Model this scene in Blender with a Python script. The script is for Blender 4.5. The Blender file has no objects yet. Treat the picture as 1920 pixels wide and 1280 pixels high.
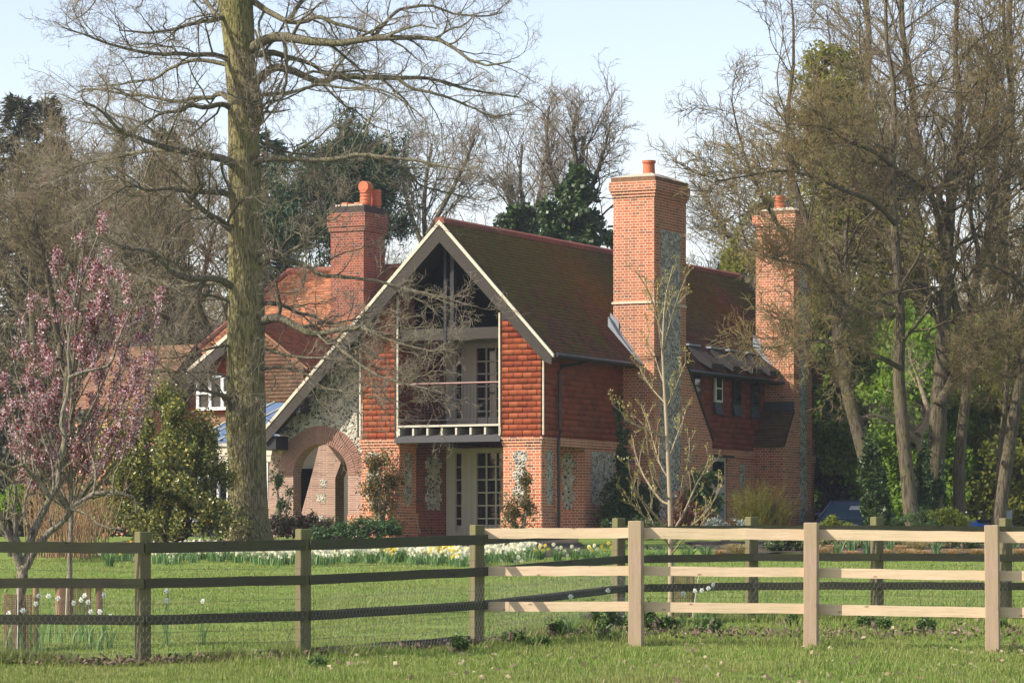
import bpy, bmesh, math, random
import numpy as np
from mathutils import Vector
# ------------------------------------------------------------------ camera, sky, sun, exposure
S = bpy.context.scene
COL = S.collection
F, CX, HY, CZ = 6430.0, 960.0, 1040.0, 1.78      # focal length in photo pixels, centre column, horizon row, eye height
cam = bpy.data.cameras.new('camera'); cam.sensor_width = 36; cam.lens = 36*F/1920
cam.shift_y = (HY-640)/1920; cam.clip_start = .5; cam.clip_end = 4000
co = bpy.data.objects.new('camera', cam); COL.objects.link(co)
co.location = (0, 0, CZ); co.rotation_euler = (math.pi/2, 0, 0); S.camera = co
AZ, EL = math.radians(70), math.radians(39)       # sun: 70 deg to the left of the view, behind the camera
SD = Vector((-math.sin(AZ)*math.cos(EL), -math.cos(AZ)*math.cos(EL), math.sin(EL)))
w = bpy.data.worlds.new('World'); S.world = w; w.use_nodes = True
nt = w.node_tree; bg = nt.nodes['Background']
sk = nt.nodes.new('ShaderNodeTexSky'); sk.sky_type = 'NISHITA'; sk.sun_disc = False
sk.sun_elevation = EL; sk.sun_rotation = math.atan2(SD.x, SD.y) % (2*math.pi)
sk.air_density = 1.0; sk.dust_density = .8; sk.ozone_density = 2.5
tn = nt.nodes.new('ShaderNodeMix'); tn.data_type = 'RGBA'; tn.blend_type = 'MULTIPLY'; tn.inputs[0].default_value = 1; tn.inputs[7].default_value = (1.12, .89, .81, 1)
nt.links.new(sk.outputs[0], tn.inputs[6]); nt.links.new(tn.outputs[2], bg.inputs[0]); bg.inputs[1].default_value = .15
sl = bpy.data.lights.new('sun', 'SUN'); sl.energy = 3.9; sl.angle = math.radians(.5); sl.color = (1, .93, .80)
so = bpy.data.objects.new('sun', sl); COL.objects.link(so); so.rotation_euler = SD.to_track_quat('Z', 'Y').to_euler()
so.location = (-30, -10, 40)
S.view_settings.view_transform = 'Standard'; S.view_settings.look = 'None'
S.view_settings.exposure = 0.9; S.view_settings.gamma = 1
S.cycles.max_bounces = 5; S.cycles.diffuse_bounces = 2; S.cycles.transparent_max_bounces = 4
S.cycles.use_adaptive_sampling = True; S.cycles.adaptive_threshold = .02

# ------------------------------------------------------------------ helpers
def W(px, py, Y):                                   # photo pixel at depth Y -> world point
    return np.array([(px-CX)/F*Y, Y, CZ+(HY-py)/F*Y])
def tag(o, label, cat, group=None, kind=None):
    if label: o['label'] = label
    if cat: o['category'] = cat
    if group: o['group'] = group
    if kind: o['kind'] = kind
    return o
def empty(name, loc=(0,0,0), rz=0, parent=None):
    o = bpy.data.objects.new(name, None); COL.objects.link(o); o.location = loc; o.rotation_euler = (0,0,rz)
    o.empty_display_size = .2
    if parent: o.parent = parent
    return o
def fastmesh(name, V, Fc, mat, parent=None, smooth=False, loc=None):
    """V (n,3) array, Fc (m,k) index array"""
    V = np.asarray(V, dtype=np.float32).reshape(-1,3); Fc = np.asarray(Fc, dtype=np.int32)
    me = bpy.data.meshes.new(name); m, k = Fc.shape
    me.vertices.add(len(V)); me.vertices.foreach_set('co', V.ravel())
    me.loops.add(m*k); me.loops.foreach_set('vertex_index', Fc.ravel())
    me.polygons.add(m); me.polygons.foreach_set('loop_start', np.arange(0, m*k, k, dtype=np.int32))
    me.polygons.foreach_set('loop_total', np.full(m, k, dtype=np.int32))
    if smooth: me.polygons.foreach_set('use_smooth', np.ones(m, dtype=bool))
    me.update(calc_edges=True); me.materials.append(mat)
    o = bpy.data.objects.new(name, me); COL.objects.link(o)
    if parent: o.parent = parent
    if loc is not None: o.location = loc
    return o
class MB:
    """collects solids in local coordinates; builds ONE mesh with box-projected UVs in metres"""
    def __init__(s): s.v=[]; s.f=[]
    def add(s, v, f):
        n=len(s.v); s.v += [tuple(map(float,p)) for p in v]; s.f += [tuple(i+n for i in q) for q in f]; return s
    def box(s, x0,x1,y0,y1,z0,z1):
        return s.add([(x0,y0,z0),(x1,y0,z0),(x1,y1,z0),(x0,y1,z0),(x0,y0,z1),(x1,y0,z1),(x1,y1,z1),(x0,y1,z1)],
            [(0,3,2,1),(4,5,6,7),(0,1,5,4),(1,2,6,5),(2,3,7,6),(3,0,4,7)])
    def prism(s, poly, ax, lo, hi):
        """poly in the two other axes (order x,y,z without ax), extruded along ax"""
        def P(p, c):
            q=list(p); q.insert(ax, c); return q
        n=len(poly); v=[P(p,lo) for p in poly]+[P(p,hi) for p in poly]
        return s.add(v, [tuple(range(n)), tuple(range(2*n-1,n-1,-1))]+[(i,(i+n),(i+1)%n+n,(i+1)%n) for i in range(n)])
    def cyl(s, c, r0, r1, z0, z1, n=14, cap=True, axis=2):
        v=[]
        for z,r in ((z0,r0),(z1,r1)):
            for i in range(n):
                t=2*math.pi*i/n; q=[c[0]+r*math.cos(t), c[1]+r*math.sin(t)]; q.insert(axis, z); v.append(q)
        f=[(i,(i+1)%n,(i+1)%n+n,i+n) for i in range(n)]
        if cap: f += [tuple(range(n-1,-1,-1)), tuple(range(n,2*n))]
        return s.add(v,f)
    def tube(s, pts, r, n=6):
        pts=[Vector(p) for p in pts]; rr = r if hasattr(r,'__len__') else [r]*len(pts); v=[]; f=[]
        for i,p in enumerate(pts):
            d=(pts[min(i+1,len(pts)-1)]-pts[max(i-1,0)]).normalized()
            a=d.cross(Vector((0,0,1)) if abs(d.z)<.95 else Vector((1,0,0))).normalized(); b=d.cross(a)
            for k in range(n):
                t=2*math.pi*k/n; v.append(p+(a*math.cos(t)+b*math.sin(t))*rr[i])
        for i in range(len(pts)-1):
            f += [(i*n+k, i*n+(k+1)%n, (i+1)*n+(k+1)%n, (i+1)*n+k) for k in range(n)]
        f += [tuple(range(n-1,-1,-1)), tuple(range((len(pts)-1)*n, len(pts)*n))]
        return s.add(v,f)
    def build(s, name, mat, parent=None, smooth=False, bevel=0, label=None):
        me=bpy.data.meshes.new(name); me.from_pydata(s.v,[],s.f)
        bm=bmesh.new(); bm.from_mesh(me); bmesh.ops.recalc_face_normals(bm, faces=bm.faces)
        if bevel: bmesh.ops.bevel(bm, geom=list(bm.edges), offset=bevel, segments=1, affect='EDGES')
        uv=bm.loops.layers.uv.new('UVMap')
        for f in bm.faces:
            n=f.normal; f.smooth=smooth
            for l in f.loops:
                c=l.vert.co
                if abs(n.z)>.8: l[uv].uv=(c.x,c.y)
                elif abs(n.y)>=abs(n.x): l[uv].uv=(c.x, c.z/max(.3,math.sqrt(1-n.z*n.z)))
                else: l[uv].uv=(c.y, c.z/max(.3,math.sqrt(1-n.z*n.z)))
        bm.to_mesh(me); bm.free(); me.materials.append(mat)
        o=bpy.data.objects.new(name, me); COL.objects.link(o)
        if parent: o.parent=parent
        if label: o['label']=label
        return o

# ------------------------------------------------------------------ materials
class NT:
    def __init__(s, name, rough=.8, spec=.3):
        s.m=bpy.data.materials.new(name); s.m.use_nodes=True; s.t=s.m.node_tree; s.b=s.t.nodes['Principled BSDF']
        s.b.inputs['Roughness'].default_value=rough; s.b.inputs['Specular IOR Level'].default_value=spec
    def n(s, typ, **kw):
        o=s.t.nodes.new('ShaderNode'+typ)
        for k,v in kw.items():
            if k.startswith('_'): setattr(o,k[1:],v)
        return o
    def l(s,a,b): s.t.links.new(a,b)
    def val(s, sock, v):
        if isinstance(v,(int,float,tuple,list)): sock.default_value = v if not isinstance(v,(tuple,list)) or len(v)==4 or sock.type=='VECTOR' else (*v,1)
        else: s.l(v,sock)
    def math(s, op, a, b=0, c=None):
        o=s.n('Math'); o.operation=op; s.val(o.inputs[0],a); s.val(o.inputs[1],b)
        if c is not None: s.val(o.inputs[2],c)
        return o.outputs[0]
    def mix(s, f, a, b, mode='MIX'):
        o=s.n('Mix'); o.data_type='RGBA'; o.blend_type=mode; s.val(o.inputs[0],f); s.val(o.inputs[6],a); s.val(o.inputs[7],b); return o.outputs[2]
    def coord(s, kind='Object', scale=(1,1,1)):
        o=s.n('TexCoord'); m=s.n('Mapping'); s.l(o.outputs[kind], m.inputs[0]); m.inputs['Scale'].default_value=scale; return m.outputs[0]
    def noise(s, vec, scale, detail=4, rough=.6):
        o=s.n('TexNoise'); s.l(vec,o.inputs['Vector']); o.inputs['Scale'].default_value=scale; o.inputs['Detail'].default_value=detail
        o.inputs['Roughness'].default_value=rough; return o.outputs['Fac']
    def ramp(s, f, stops):
        o=s.n('ValToRGB'); s.l(f,o.inputs[0]); e=o.color_ramp.elements
        while len(e)<len(stops): e.new(.5)
        for el,(p,c) in zip(e,stops): el.position=p; el.color=(*c,1) if len(c)==3 else c
        return o.outputs[0]
    def rnd(s):
        return s.n('NewGeometry').outputs['Random Per Island']
    def bump(s, h, st=.5, dist=.02):
        o=s.n('Bump'); s.l(h,o.inputs['Height']); o.inputs['Strength'].default_value=st; o.inputs['Distance'].default_value=dist
        s.l(o.outputs[0], s.b.inputs['Normal'])
    def col(s, c): s.val(s.b.inputs['Base Color'], c)
def mat_plain(name, c, rough=.7, var=.25, sc=6, spec=.3, bump=0, metal=0, stretch=(1,1,1)):
    t=NT(name,rough,spec); f=t.noise(t.coord('Object',stretch),sc,5)
    t.col(t.mix(f, tuple(x*(1-var) for x in c), tuple(min(1,x*(1+var)) for x in c)))
    t.b.inputs['Metallic'].default_value=metal
    if bump: t.bump(t.noise(t.coord('Object',stretch),sc*4,4), bump)
    return t.m
def mat_leaf(name, cols, rough=.55, trans=.3, spec=.35):
    """leaf-like islands, each with its own shade between the given colours"""
    t=NT(name,rough,spec); r=t.rnd(); n=len(cols)
    c=t.ramp(r,[(i/(n-1) if n>1 else 0,x) for i,x in enumerate(cols)])
    big=t.noise(t.coord('Object'),.9,3); c=t.mix(t.math('MULTIPLY',big,.5), c, t.mix(1,c,(.55,.6,.5),'MULTIPLY'))
    t.col(c)
    if trans:
        tr=t.n('BsdfTranslucent'); t.l(c,tr.inputs[0]); mx=t.n('MixShader'); mx.inputs[0].default_value=trans
        t.l(t.b.outputs[0],mx.inputs[1]); t.l(tr.outputs[0],mx.inputs[2]); t.l(mx.outputs[0], t.t.nodes['Material Output'].inputs[0])
    return t.m
def mat_bark(name, c1, c2, moss, mossamt=.5, sc=1, bump=.8):
    """vertical furrows from stretched, warped noise"""
    t=NT(name,.95,.1); v=t.coord('Object',(1,1,.13)); nz=t.n('TexNoise'); nz.inputs['Scale'].default_value=3; t.l(t.coord('Object',(1,1,.5)),nz.inputs['Vector'])
    a=t.n('VectorMath'); a.operation='SCALE'; t.l(nz.outputs['Color'],a.inputs[0]); a.inputs['Scale'].default_value=.10; b=t.n('VectorMath'); b.operation='ADD'; t.l(v,b.inputs[0]); t.l(a.outputs[0],b.inputs[1]); w_=b.outputs[0]
    f=t.noise(w_,22*sc,3,.55); fi=t.noise(t.coord('Object',(1,1,.4)),60*sc,4,.7); g=t.noise(t.coord('Object'),1.3,5,.65)
    cr=t.ramp(f,[(.36,(0,0,0)),(.50,(1,1,1))]); c=t.mix(fi,c1,c2); c=t.mix(t.math('MULTIPLY',t.ramp(g,[(.42,(0,0,0)),(.60,(1,1,1))]),mossamt),c,moss)
    c=t.mix(t.math('MULTIPLY',t.math('SUBTRACT',1,cr),.8),c,tuple(x*.4 for x in c1)); t.col(c)  # furrows darkened in the colour to deepen their lit and shaded contrast
    t.bump(t.math('ADD',cr,t.math('MULTIPLY',fi,.5)),bump,.04); return t.m
def mat_brick(name, A, B, D, mortar, bw=.225, bh=.075, msz=.011, dark=.35):
    t=NT(name,.9,.15); uv=t.coord('UV'); sep=t.n('SeparateXYZ'); t.l(uv,sep.inputs[0]); u,v=sep.outputs[0],sep.outputs[1]
    row=t.math('FLOOR',t.math('DIVIDE',v,bh)); par=t.math('MODULO',t.math('ABSOLUTE',row),2.0)        # stretcher rows / header rows
    wdt=t.math('MULTIPLY_ADD',par,-bw/2,bw); uu=t.math('MULTIPLY_ADD',par,bw*.27,u)
    uu=t.math('ADD',uu,t.math('MULTIPLY',t.math('FLOOR',t.math('DIVIDE',row,2)),bw*.0))
    cu=t.math('DIVIDE',uu,wdt); iu=t.math('FLOOR',cu); fu=t.math('MULTIPLY',t.math('FRACT',cu),wdt); fv=t.math('MULTIPLY',t.math('FRACT',t.math('DIVIDE',v,bh)),bh)
    mu=t.math('LESS_THAN',fu,msz); mv=t.math('LESS_THAN',fv,msz); mm=t.math('MAXIMUM',mu,mv)
    cb=t.n('CombineXYZ'); t.l(iu,cb.inputs[0]); t.l(row,cb.inputs[1]); wn=t.n('TexWhiteNoise'); t.l(cb.outputs[0],wn.inputs['Vector'])
    c=t.ramp(wn.outputs['Value'],[(0,A),(.45,B),(1-dark,B),(1,D)])
    g=t.noise(t.coord('UV'),40,3); c=t.mix(t.math('MULTIPLY',g,.35),c,t.mix(1,c,(.6,.55,.5),'MULTIPLY'))
    big=t.noise(t.coord('Object'),.7,4); st=t.ramp(big,[(.48,(0,0,0)),(.75,(1,1,1))])
    c=t.mix(t.math('MULTIPLY',st,.5),c,(.15,.09,.065))
    m2=t.mix(t.noise(t.coord('UV'),9,3),tuple(x*.75 for x in mortar),mortar)
    c=t.mix(mm,c,m2); t.col(c); t.bump(t.math('ADD',t.math('MULTIPLY',mm,-1),t.math('MULTIPLY',g,.5)),.6,.01); return t.m
def mat_tile(name, cols, moss=None, mossamt=0, mz=None, rough=.85):
    t=NT(name,rough,.2); r=t.rnd(); n=len(cols); c=t.ramp(r,[(i/(n-1),x) for i,x in enumerate(cols)])
    g=t.noise(t.coord('Object'),35,4); c=t.mix(t.math('MULTIPLY',g,.4),c,t.mix(1,c,(.5,.5,.5),'MULTIPLY'))
    b=t.noise(t.coord('Object'),.8,5); c=t.mix(t.math('MULTIPLY',t.ramp(b,[(.4,(0,0,0)),(.7,(1,1,1))]),.3),c,t.mix(1,c,(.6,.5,.45),'MULTIPLY'))
    if moss:
        a=t.noise(t.coord('Object'),1.1,6,.72)
        if mz:
            se=t.n('SeparateXYZ'); t.l(t.coord('Object'),se.inputs[0])
            k=t.math('MULTIPLY_ADD',se.outputs[2],mz[0],mz[1]); k=t.math('ADD',k,t.math('MULTIPLY',se.outputs[1],mz[2])); a=t.math('ADD',a,k)
        a=t.ramp(a,[(.46,(0,0,0)),(.62,(1,1,1))]); a=t.math('MULTIPLY',a,t.math('GREATER_THAN',t.noise(t.coord('Object'),14,5,.7),.47))
        c=t.mix(t.math('MULTIPLY',a,mossamt),c,moss)
    t.col(c); t.bump(g,.3,.01); return t.m
def mat_flint(name,sc=11.5,bright=1.):
    t=NT(name,.5,.5); v=t.coord('Object'); nz=t.n('TexNoise'); nz.inputs['Scale'].default_value=7; t.l(v,nz.inputs['Vector'])
    a=t.n('VectorMath'); a.operation='SCALE'; t.l(nz.outputs['Color'],a.inputs[0]); a.inputs['Scale'].default_value=.10; b=t.n('VectorMath'); b.operation='ADD'; t.l(v,b.inputs[0]); t.l(a.outputs[0],b.inputs[1]); w_=b.outputs[0]
    vo=t.n('TexVoronoi'); vo.inputs['Scale'].default_value=sc; t.l(w_,vo.inputs['Vector']); ve=t.n('TexVoronoi'); ve.feature='DISTANCE_TO_EDGE'; ve.inputs['Scale'].default_value=sc; t.l(w_,ve.inputs['Vector'])
    sp=t.n('SeparateColor'); t.l(vo.outputs['Color'],sp.inputs[0])
    c=t.ramp(sp.outputs[0],[(0,(.03,.033,.036)),(.38,(.07,.075,.078)),(.55,(.24,.24,.22)),(.72,(.6,.58,.5)),(.9,(.34,.28,.2)),(1,(.72,.7,.64))])
    g=t.noise(v,26,4,.7); c=t.mix(t.math('MULTIPLY',t.ramp(g,[(.5,(0,0,0)),(.66,(1,1,1))]),.35),c,(.62,.6,.54))
    e=t.ramp(ve.outputs['Distance'],[(.05,(1,1,1)),(.13,(0,0,0))]); c=t.mix(e,c,(.56*bright,.50*bright,.38*bright)); t.col(c)
    t.bump(t.math('ADD',t.math('MULTIPLY',ve.outputs['Distance'],3),g),.9,.03); return t.m
M={}
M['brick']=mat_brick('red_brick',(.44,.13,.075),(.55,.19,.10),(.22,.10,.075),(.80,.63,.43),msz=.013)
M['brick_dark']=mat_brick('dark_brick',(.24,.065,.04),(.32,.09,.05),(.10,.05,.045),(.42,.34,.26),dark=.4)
M['brick_shade_toned']=mat_brick('shade_toned_brick',(.17,.04,.028),(.24,.058,.035),(.09,.035,.03),(.36,.26,.19),dark=.4)  # same red brick, its colours darkened to stand for the recess shade
M['brick_arch']=mat_brick('arch_tile_brick',(.33,.185,.14),(.40,.235,.175),(.24,.12,.10),(.55,.46,.38),bw=.5,bh=.05,msz=.014)
M['flint']=mat_flint('knapped_flint')
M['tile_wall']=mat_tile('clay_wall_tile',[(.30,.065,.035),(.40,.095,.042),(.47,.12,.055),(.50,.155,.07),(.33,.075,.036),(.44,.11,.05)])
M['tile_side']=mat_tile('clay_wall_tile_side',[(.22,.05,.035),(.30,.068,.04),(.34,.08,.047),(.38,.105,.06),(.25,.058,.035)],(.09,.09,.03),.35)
M['tile_roof']=mat_tile('clay_roof_tile',[(.11,.055,.04),(.17,.07,.048),(.24,.095,.06),(.14,.075,.055)],(.12,.125,.02),.9,(.085,-.60,-.008))
M['tile_mossy']=mat_tile('mossy_roof_tile',[(.10,.06,.04),(.16,.085,.055),(.13,.09,.05)],(.12,.12,.02),.8)
M['tile_orange']=mat_tile('weathered_orange_tile',[(.30,.10,.05),(.42,.16,.08),(.5,.22,.11),(.26,.12,.08)],(.2,.17,.08),.35)
M['tile_brown']=mat_tile('weathered_brown_tile',[(.17,.085,.055),(.25,.13,.08),(.32,.17,.10),(.20,.11,.08)],(.18,.16,.09),.35)
M['ridge']=mat_tile('ridge_tile',[(.24,.085,.06),(.30,.10,.07),(.20,.08,.06)],(.14,.12,.05),.3)
M['verge']=mat_plain('verge_mortar',(.62,.55,.42),.9,.35,9,bump=.5)
M['barge']=mat_plain('grey_oak_board',(.05,.043,.035),.85,.35,3,bump=.4,stretch=(1,1,8))
M['black']=mat_plain('black_timber',(.022,.022,.024),.6,.3,5)
M['pipe']=mat_plain('black_pipe',(.012,.012,.014),.35,.2,5,spec=.5)
M['cream']=mat_plain('cream_paint',(.50,.47,.38),.5,.06,3)
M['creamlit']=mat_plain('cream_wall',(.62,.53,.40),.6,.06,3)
M['white']=mat_plain('white_paint',(.8,.8,.78),.4,.04,3)
M['lead']=mat_plain('lead',(.26,.28,.31),.45,.2,6,spec=.5)
M['slateglass']=mat_plain('dark_lead',(.05,.055,.065),.55,.25,4,spec=.5)
M['terracotta']=mat_plain('terracotta',(.52,.15,.07),.7,.15,5)
M['cap']=mat_plain('cement_cap',(.45,.38,.28),.95,.3,8,bump=.4)
M['dormer']=mat_plain('mossy_dormer_tiles',(.045,.036,.024),.9,.5,14,bump=.8)
M['moss']=mat_plain('moss',(.10,.09,.03),1,.5,12,bump=.8)
M['rail_red']=mat_plain('red_brown_rail',(.16,.05,.04),.4,.2,4)
M['soil']=mat_plain('soil',(.055,.042,.028),1,.4,9,bump=.9)
t=NT('window_glass',.06,.5); t.col((.012,.014,.016)); M['glass']=t.m
t=NT('roof_glass',.12,.6); t.col(t.mix(t.noise(t.coord('Object'),.6,2),(.07,.13,.24),(.14,.22,.36))); M['roofglass']=t.m
t=NT('dark_void',.9,.0); t.col((.004,.004,.004)); M['void']=t.m  # flat black in place of the shade inside openings
# ------------------------------------------------------------------ ground
def gz(x, y):
    x=np.asarray(x,float); y=np.asarray(y,float)
    base=np.where(y<88,.025*y, 2.2+.07*np.clip((y-88)/4,0,1))
    base=np.where(y<0,.0*y,base)
    dip=.55*np.clip((x-8)/4,0,1)*np.clip((y-96)/6,0,1)
    und=.012*np.sin(x*1.3+y*.7)+.01*np.sin(x*.5-y*1.1+2)+.006*np.sin(x*3.1+y*2.3)
    return base-dip+und*np.clip(1-np.abs(y-50)/60,0,1)
def build_ground():
    ys=np.concatenate([[-60,-20],np.arange(0,24,3),np.arange(24,96,.6),np.arange(96,130,3),[150,200,300,500,900,1800]])
    xs=np.concatenate([[-1500,-700,-300,-120,-60,-35],np.arange(-24,24.1,.6),[35,60,120,300,700,1500]])
    X,Y=np.meshgrid(xs,ys); V=np.stack([X,Y,gz(X,Y)],-1).reshape(-1,3); nx=len(xs); ny=len(ys)
    i=np.arange(nx-1)[None,:]+np.arange(ny-1)[:,None]*nx; Fc=np.stack([i,i+1,i+1+nx,i+nx],-1).reshape(-1,4)
    t=NT('meadow_ground',1,.1); a=t.noise(t.coord('Object'),.55,5,.6); b=t.noise(t.coord('Object'),9,5,.7); c3=t.noise(t.coord('Object'),60,3,.8)
    c=t.mix(t.ramp(a,[(.35,(0,0,0)),(.65,(1,1,1))]),(.14,.22,.035),(.215,.275,.065))
    c=t.mix(t.math('MULTIPLY',t.ramp(b,[(.5,(0,0,0)),(.72,(1,1,1))]),.45),c,(.22,.20,.09)); c=t.mix(t.math('MULTIPLY',c3,.45),c,(.05,.09,.015))
    t.col(c); t.bump(t.math('ADD',b,c3),.5,.03)
    return tag(fastmesh('ground',V,Fc,t.m,smooth=True),'grass ground of paddock and garden','ground',kind='structure')
build_ground()

# ------------------------------------------------------------------ the house (local frame: x along the gable front, y along the side wall, z up)
UX,UY,SX,SY=.8958,-.4443,.4443,.8958
P0=np.array([(1015-CX)/F*89,89.0])
def onB(b,px,py):                                    # photo pixel -> (a,z) on the local plane y=b
    t=(px-CX)/F; X0=P0[0]+b*SX; Y0=P0[1]+b*SY; a=(t*Y0-X0)/(UX-t*UY); Y=Y0+a*UY
    return a, CZ+(HY-py)/F*Y
house=empty('country_house',(P0[0],P0[1],0),math.atan2(UY,UX))
tag(house,'red brick and flint country house with steep tiled roofs and tall chimneys behind the lawn','house')
AR,ZR=-2.76,10.57
def zt(a): return ZR-1.08*(a-AR) if a>AR else ZR-1.006*(AR-a)
rng=np.random.default_rng(7)
def tiles(name, O, U, Vv, N, rows, g, wd, ext, mat, parent, lift=.022, label=None):
    """overlapping tiles: O origin at eave, U along, Vv up the slope, N outward; ext(v)->(u0,u1)"""
    O,U,Vv,N=[np.array(q,float) for q in (O,U,Vv,N)]; vs=[]
    for i in range(rows):
        v0=i*g; r=ext(v0+g*.5)
        if r is None: continue
        u0,u1=r
        if u1-u0<.02: continue
        e=np.arange(u0-(u0%wd)-wd+(i%2)*wd/2, u1+wd, wd); e=np.unique(np.clip(e,u0,u1))
        for a,b in zip(e[:-1],e[1:]):
            if b-a<.01: continue
            l=lift*(1+.12*rng.standard_normal()); k=rng.normal(0,.004); gp=.004 if wd<.2 else .009; bg_=0 if wd<.2 else .011
            tg=g*1.04 if wd<.2 else g; p=[O+U*(a+gp)+Vv*(v0+k+bg_)+N*l, O+U*(b-gp)+Vv*(v0+k+bg_+rng.normal(0,.003))+N*l*(1+.05*rng.standard_normal()), O+U*(b-gp)+Vv*(v0+tg)+N*.003, O+U*(a+gp)+Vv*(v0+tg)+N*.003,
               O+U*(a+gp)+Vv*(v0+k+bg_), O+U*(b-gp)+Vv*(v0+k+bg_)]
            vs.append(p)
    V=np.array(vs); m=len(V); b=np.arange(m)[:,None]*6
    Fc=np.concatenate([b+np.array([[0,1,2,3]]), b+np.array([[4,5,1,0]])])
    o=fastmesh(name,V.reshape(-1,3),Fc,mat,parent)
    if label: o['label']=label
    return o
def flintpanel(ax, c, u0,u1,z0,z1, parent, name='flint_panel', out=-1, tooth=.06):
    """toothed flint panel; ax=1: on plane y=c (front), ax=0: on plane x=c"""
    rows=[]; z=z0; i=0
    L=[];R=[]
    while z<z1-.01:
        zz=min(z+.225,z1); t=tooth if i%2 else 0
        L+= [(u0-t,z),(u0-t,zz)]; R+=[(u1+t,z),(u1+t,zz)]; z=zz; i+=1
    poly=L+R[::-1]; m=MB(); m.prism(poly, ax, min(c,c+out*.006), max(c,c+out*.006)); return m.build(name,M['flint'],parent)
def box(name,mat,p,*b,**k): return MB().box(*b).build(name,M[mat],p,**k)

# --- roof
GB=2.05
rf=MB().prism([(.5,zt(.5)-.03),(AR,ZR-.03),(-8.05,zt(-8.05)-.03),(-8.05,zt(-8.05)-.2),(AR,ZR-.24),(.5,zt(.5)-.2)],1,-.38,20).build('roof',M['barge'],house)
sl_=math.hypot(1,1.08); V_=(-1/sl_,0,1.08/sl_); N_=(1.08/sl_,0,1/sl_)
tiles('roof_tiles',(.54,0,zt(.54)),(0,1,0),V_,N_,38,.1287,.165,lambda v:(-.4,20.02),M['tile_roof'],rf,.026)
sl2=math.hypot(1,1.006); tiles('roof_tiles',(-8.1,0,zt(-8.1)),(0,1,0),(1/sl2,0,1.006/sl2),(-1.006/sl2,0,1/sl2),69,.1094,.165,lambda v:(-.4,20.02),M['tile_roof'],rf,.02)
m=MB(); y=-.42
while y<20:
    m.prism([(AR-.15,ZR-.10),(AR-.11,ZR+.02),(AR,ZR+.075),(AR+.11,ZR+.01),(AR+.15,ZR-.11)],1,y,y+.44); y+=.455
m.build('ridge_tiles',M['ridge'],rf)
def bandR(d0,d1,lo,hi,a0=.56): return [(a0,zt(a0)-d0),(AR,ZR-d0),(AR,ZR-d1),(a0,zt(a0)-d1)]
m=MB(); m.prism([(.56,zt(.56)-.02),(AR,ZR-.02),(-8.1,zt(-8.1)-.02),(-8.1,zt(-8.1)-.13),(AR,ZR-.14),(.56,zt(.56)-.12)],1,-.45,-.382).build('verge_mortar',M['verge'],rf)
m=MB(); m.prism([(.50,zt(.50)-.12),(AR,ZR-.145),(AR,ZR-.60),(.28,zt(.28)-.52),(.50,zt(.5)-.36)],1,-.43,-.383).build('bargeboard',M['barge'],rf)
m=MB(); m.prism([(AR,ZR-.145),(-8.05,zt(-8.05)-.13),(-8.05,zt(-8.05)-.50),(AR,ZR-.60)],1,-.43,-.383).build('bargeboard',M['barge'],rf)
for a in (-.85,-2.76,-5.0,-7.1): box('purlin_end','black',rf,a-.11,a+.11,-.38,.1,zt(a)-.62,zt(a)-.22)
box('eaves_box','black',rf,-8.5,-7.75,-.36,.6,4.62,4.98)
# gutter and downpipe
MB().tube([(.60,-.36,6.93),(.60,4.9,6.93)],.065,8).build('gutter',M['pipe'],house)
MB().tube([(.60,7.4,6.93),(.60,20,6.93)],.065,8).build('gutter',M['pipe'],house)
MB().tube([(.6,1.75,6.9),(.35,1.4,6.78),(.12,.98,6.72),(.10,.9,6.6),(.10,.9,5.05),(.15,.80,4.93),(.15,.74,4.8),(.15,.74,2.2)],.042,8).build('downpipe',M['pipe'],house)

# --- walls, ground floor
def pier(a0,a1,b0,b1):
    m=MB(); m.box(a0,a1,b0,b1,2.9,4.62); m.box(a0-.05,a1+.05,b0-.05,b1+.05,GB,2.9)
    for i in range(3): m.box(a0-.02*(i+1),a1+.02*(i+1),b0-.02*(i+1),b1+.02*(i+1),4.62+i*.078+.002,4.62+(i+1)*.078)
    return m.build('pier',M['brick'],house)
p=pier(-1.11,0,0,.86); flintpanel(1,0,-.76,-.46,3.1,4.5,p); flintpanel(0,0,.33,.62,3.1,4.5,p,out=1)
p=pier(-5.32,-4.18,0,.95); flintpanel(1,0,-5.1,-4.8,3.1,4.5,p); flintpanel(0,-4.18,.35,.65,3.1,4.5,p,out=1)
DB=2.65
w_=MB(); w_.box(-2.0,-.3,DB,DB+.3,GB,4.9); w_.box(-.3,0,DB,11.3,GB,4.62); w_.box(-.3,0,12.42,19.4,GB,4.62); w_.box(-.3,0,11.3,12.42,4.62+.1,4.62+.11)
w_.build('ground_wall',M['brick'],house)
flintpanel(1,DB,-.62,-.36,3.0,4.5,house); flintpanel(0,0,3.07,4.58,3.12,4.55,house,out=1,tooth=.03); flintpanel(0,0,13.4,13.75,3.7,4.5,house,out=1)
box('string_course','brick',house,-.3,.035,.9,19.42,4.63,4.86)
box('porch_ceiling','black',house,-5.3,-.3,.1,2.64,4.87,4.95)
m=MB(); m.box(-8.9,-4.13,DB,DB+.3,GB,2.2); m.box(-6.1,-4.14,DB,DB+.3,2.2,4.9); m.build('porch_back_wall',M['brick_shade_toned'],house)
flintpanel(1,DB,-4.75,-4.35,3.0,4.45,house)
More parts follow.
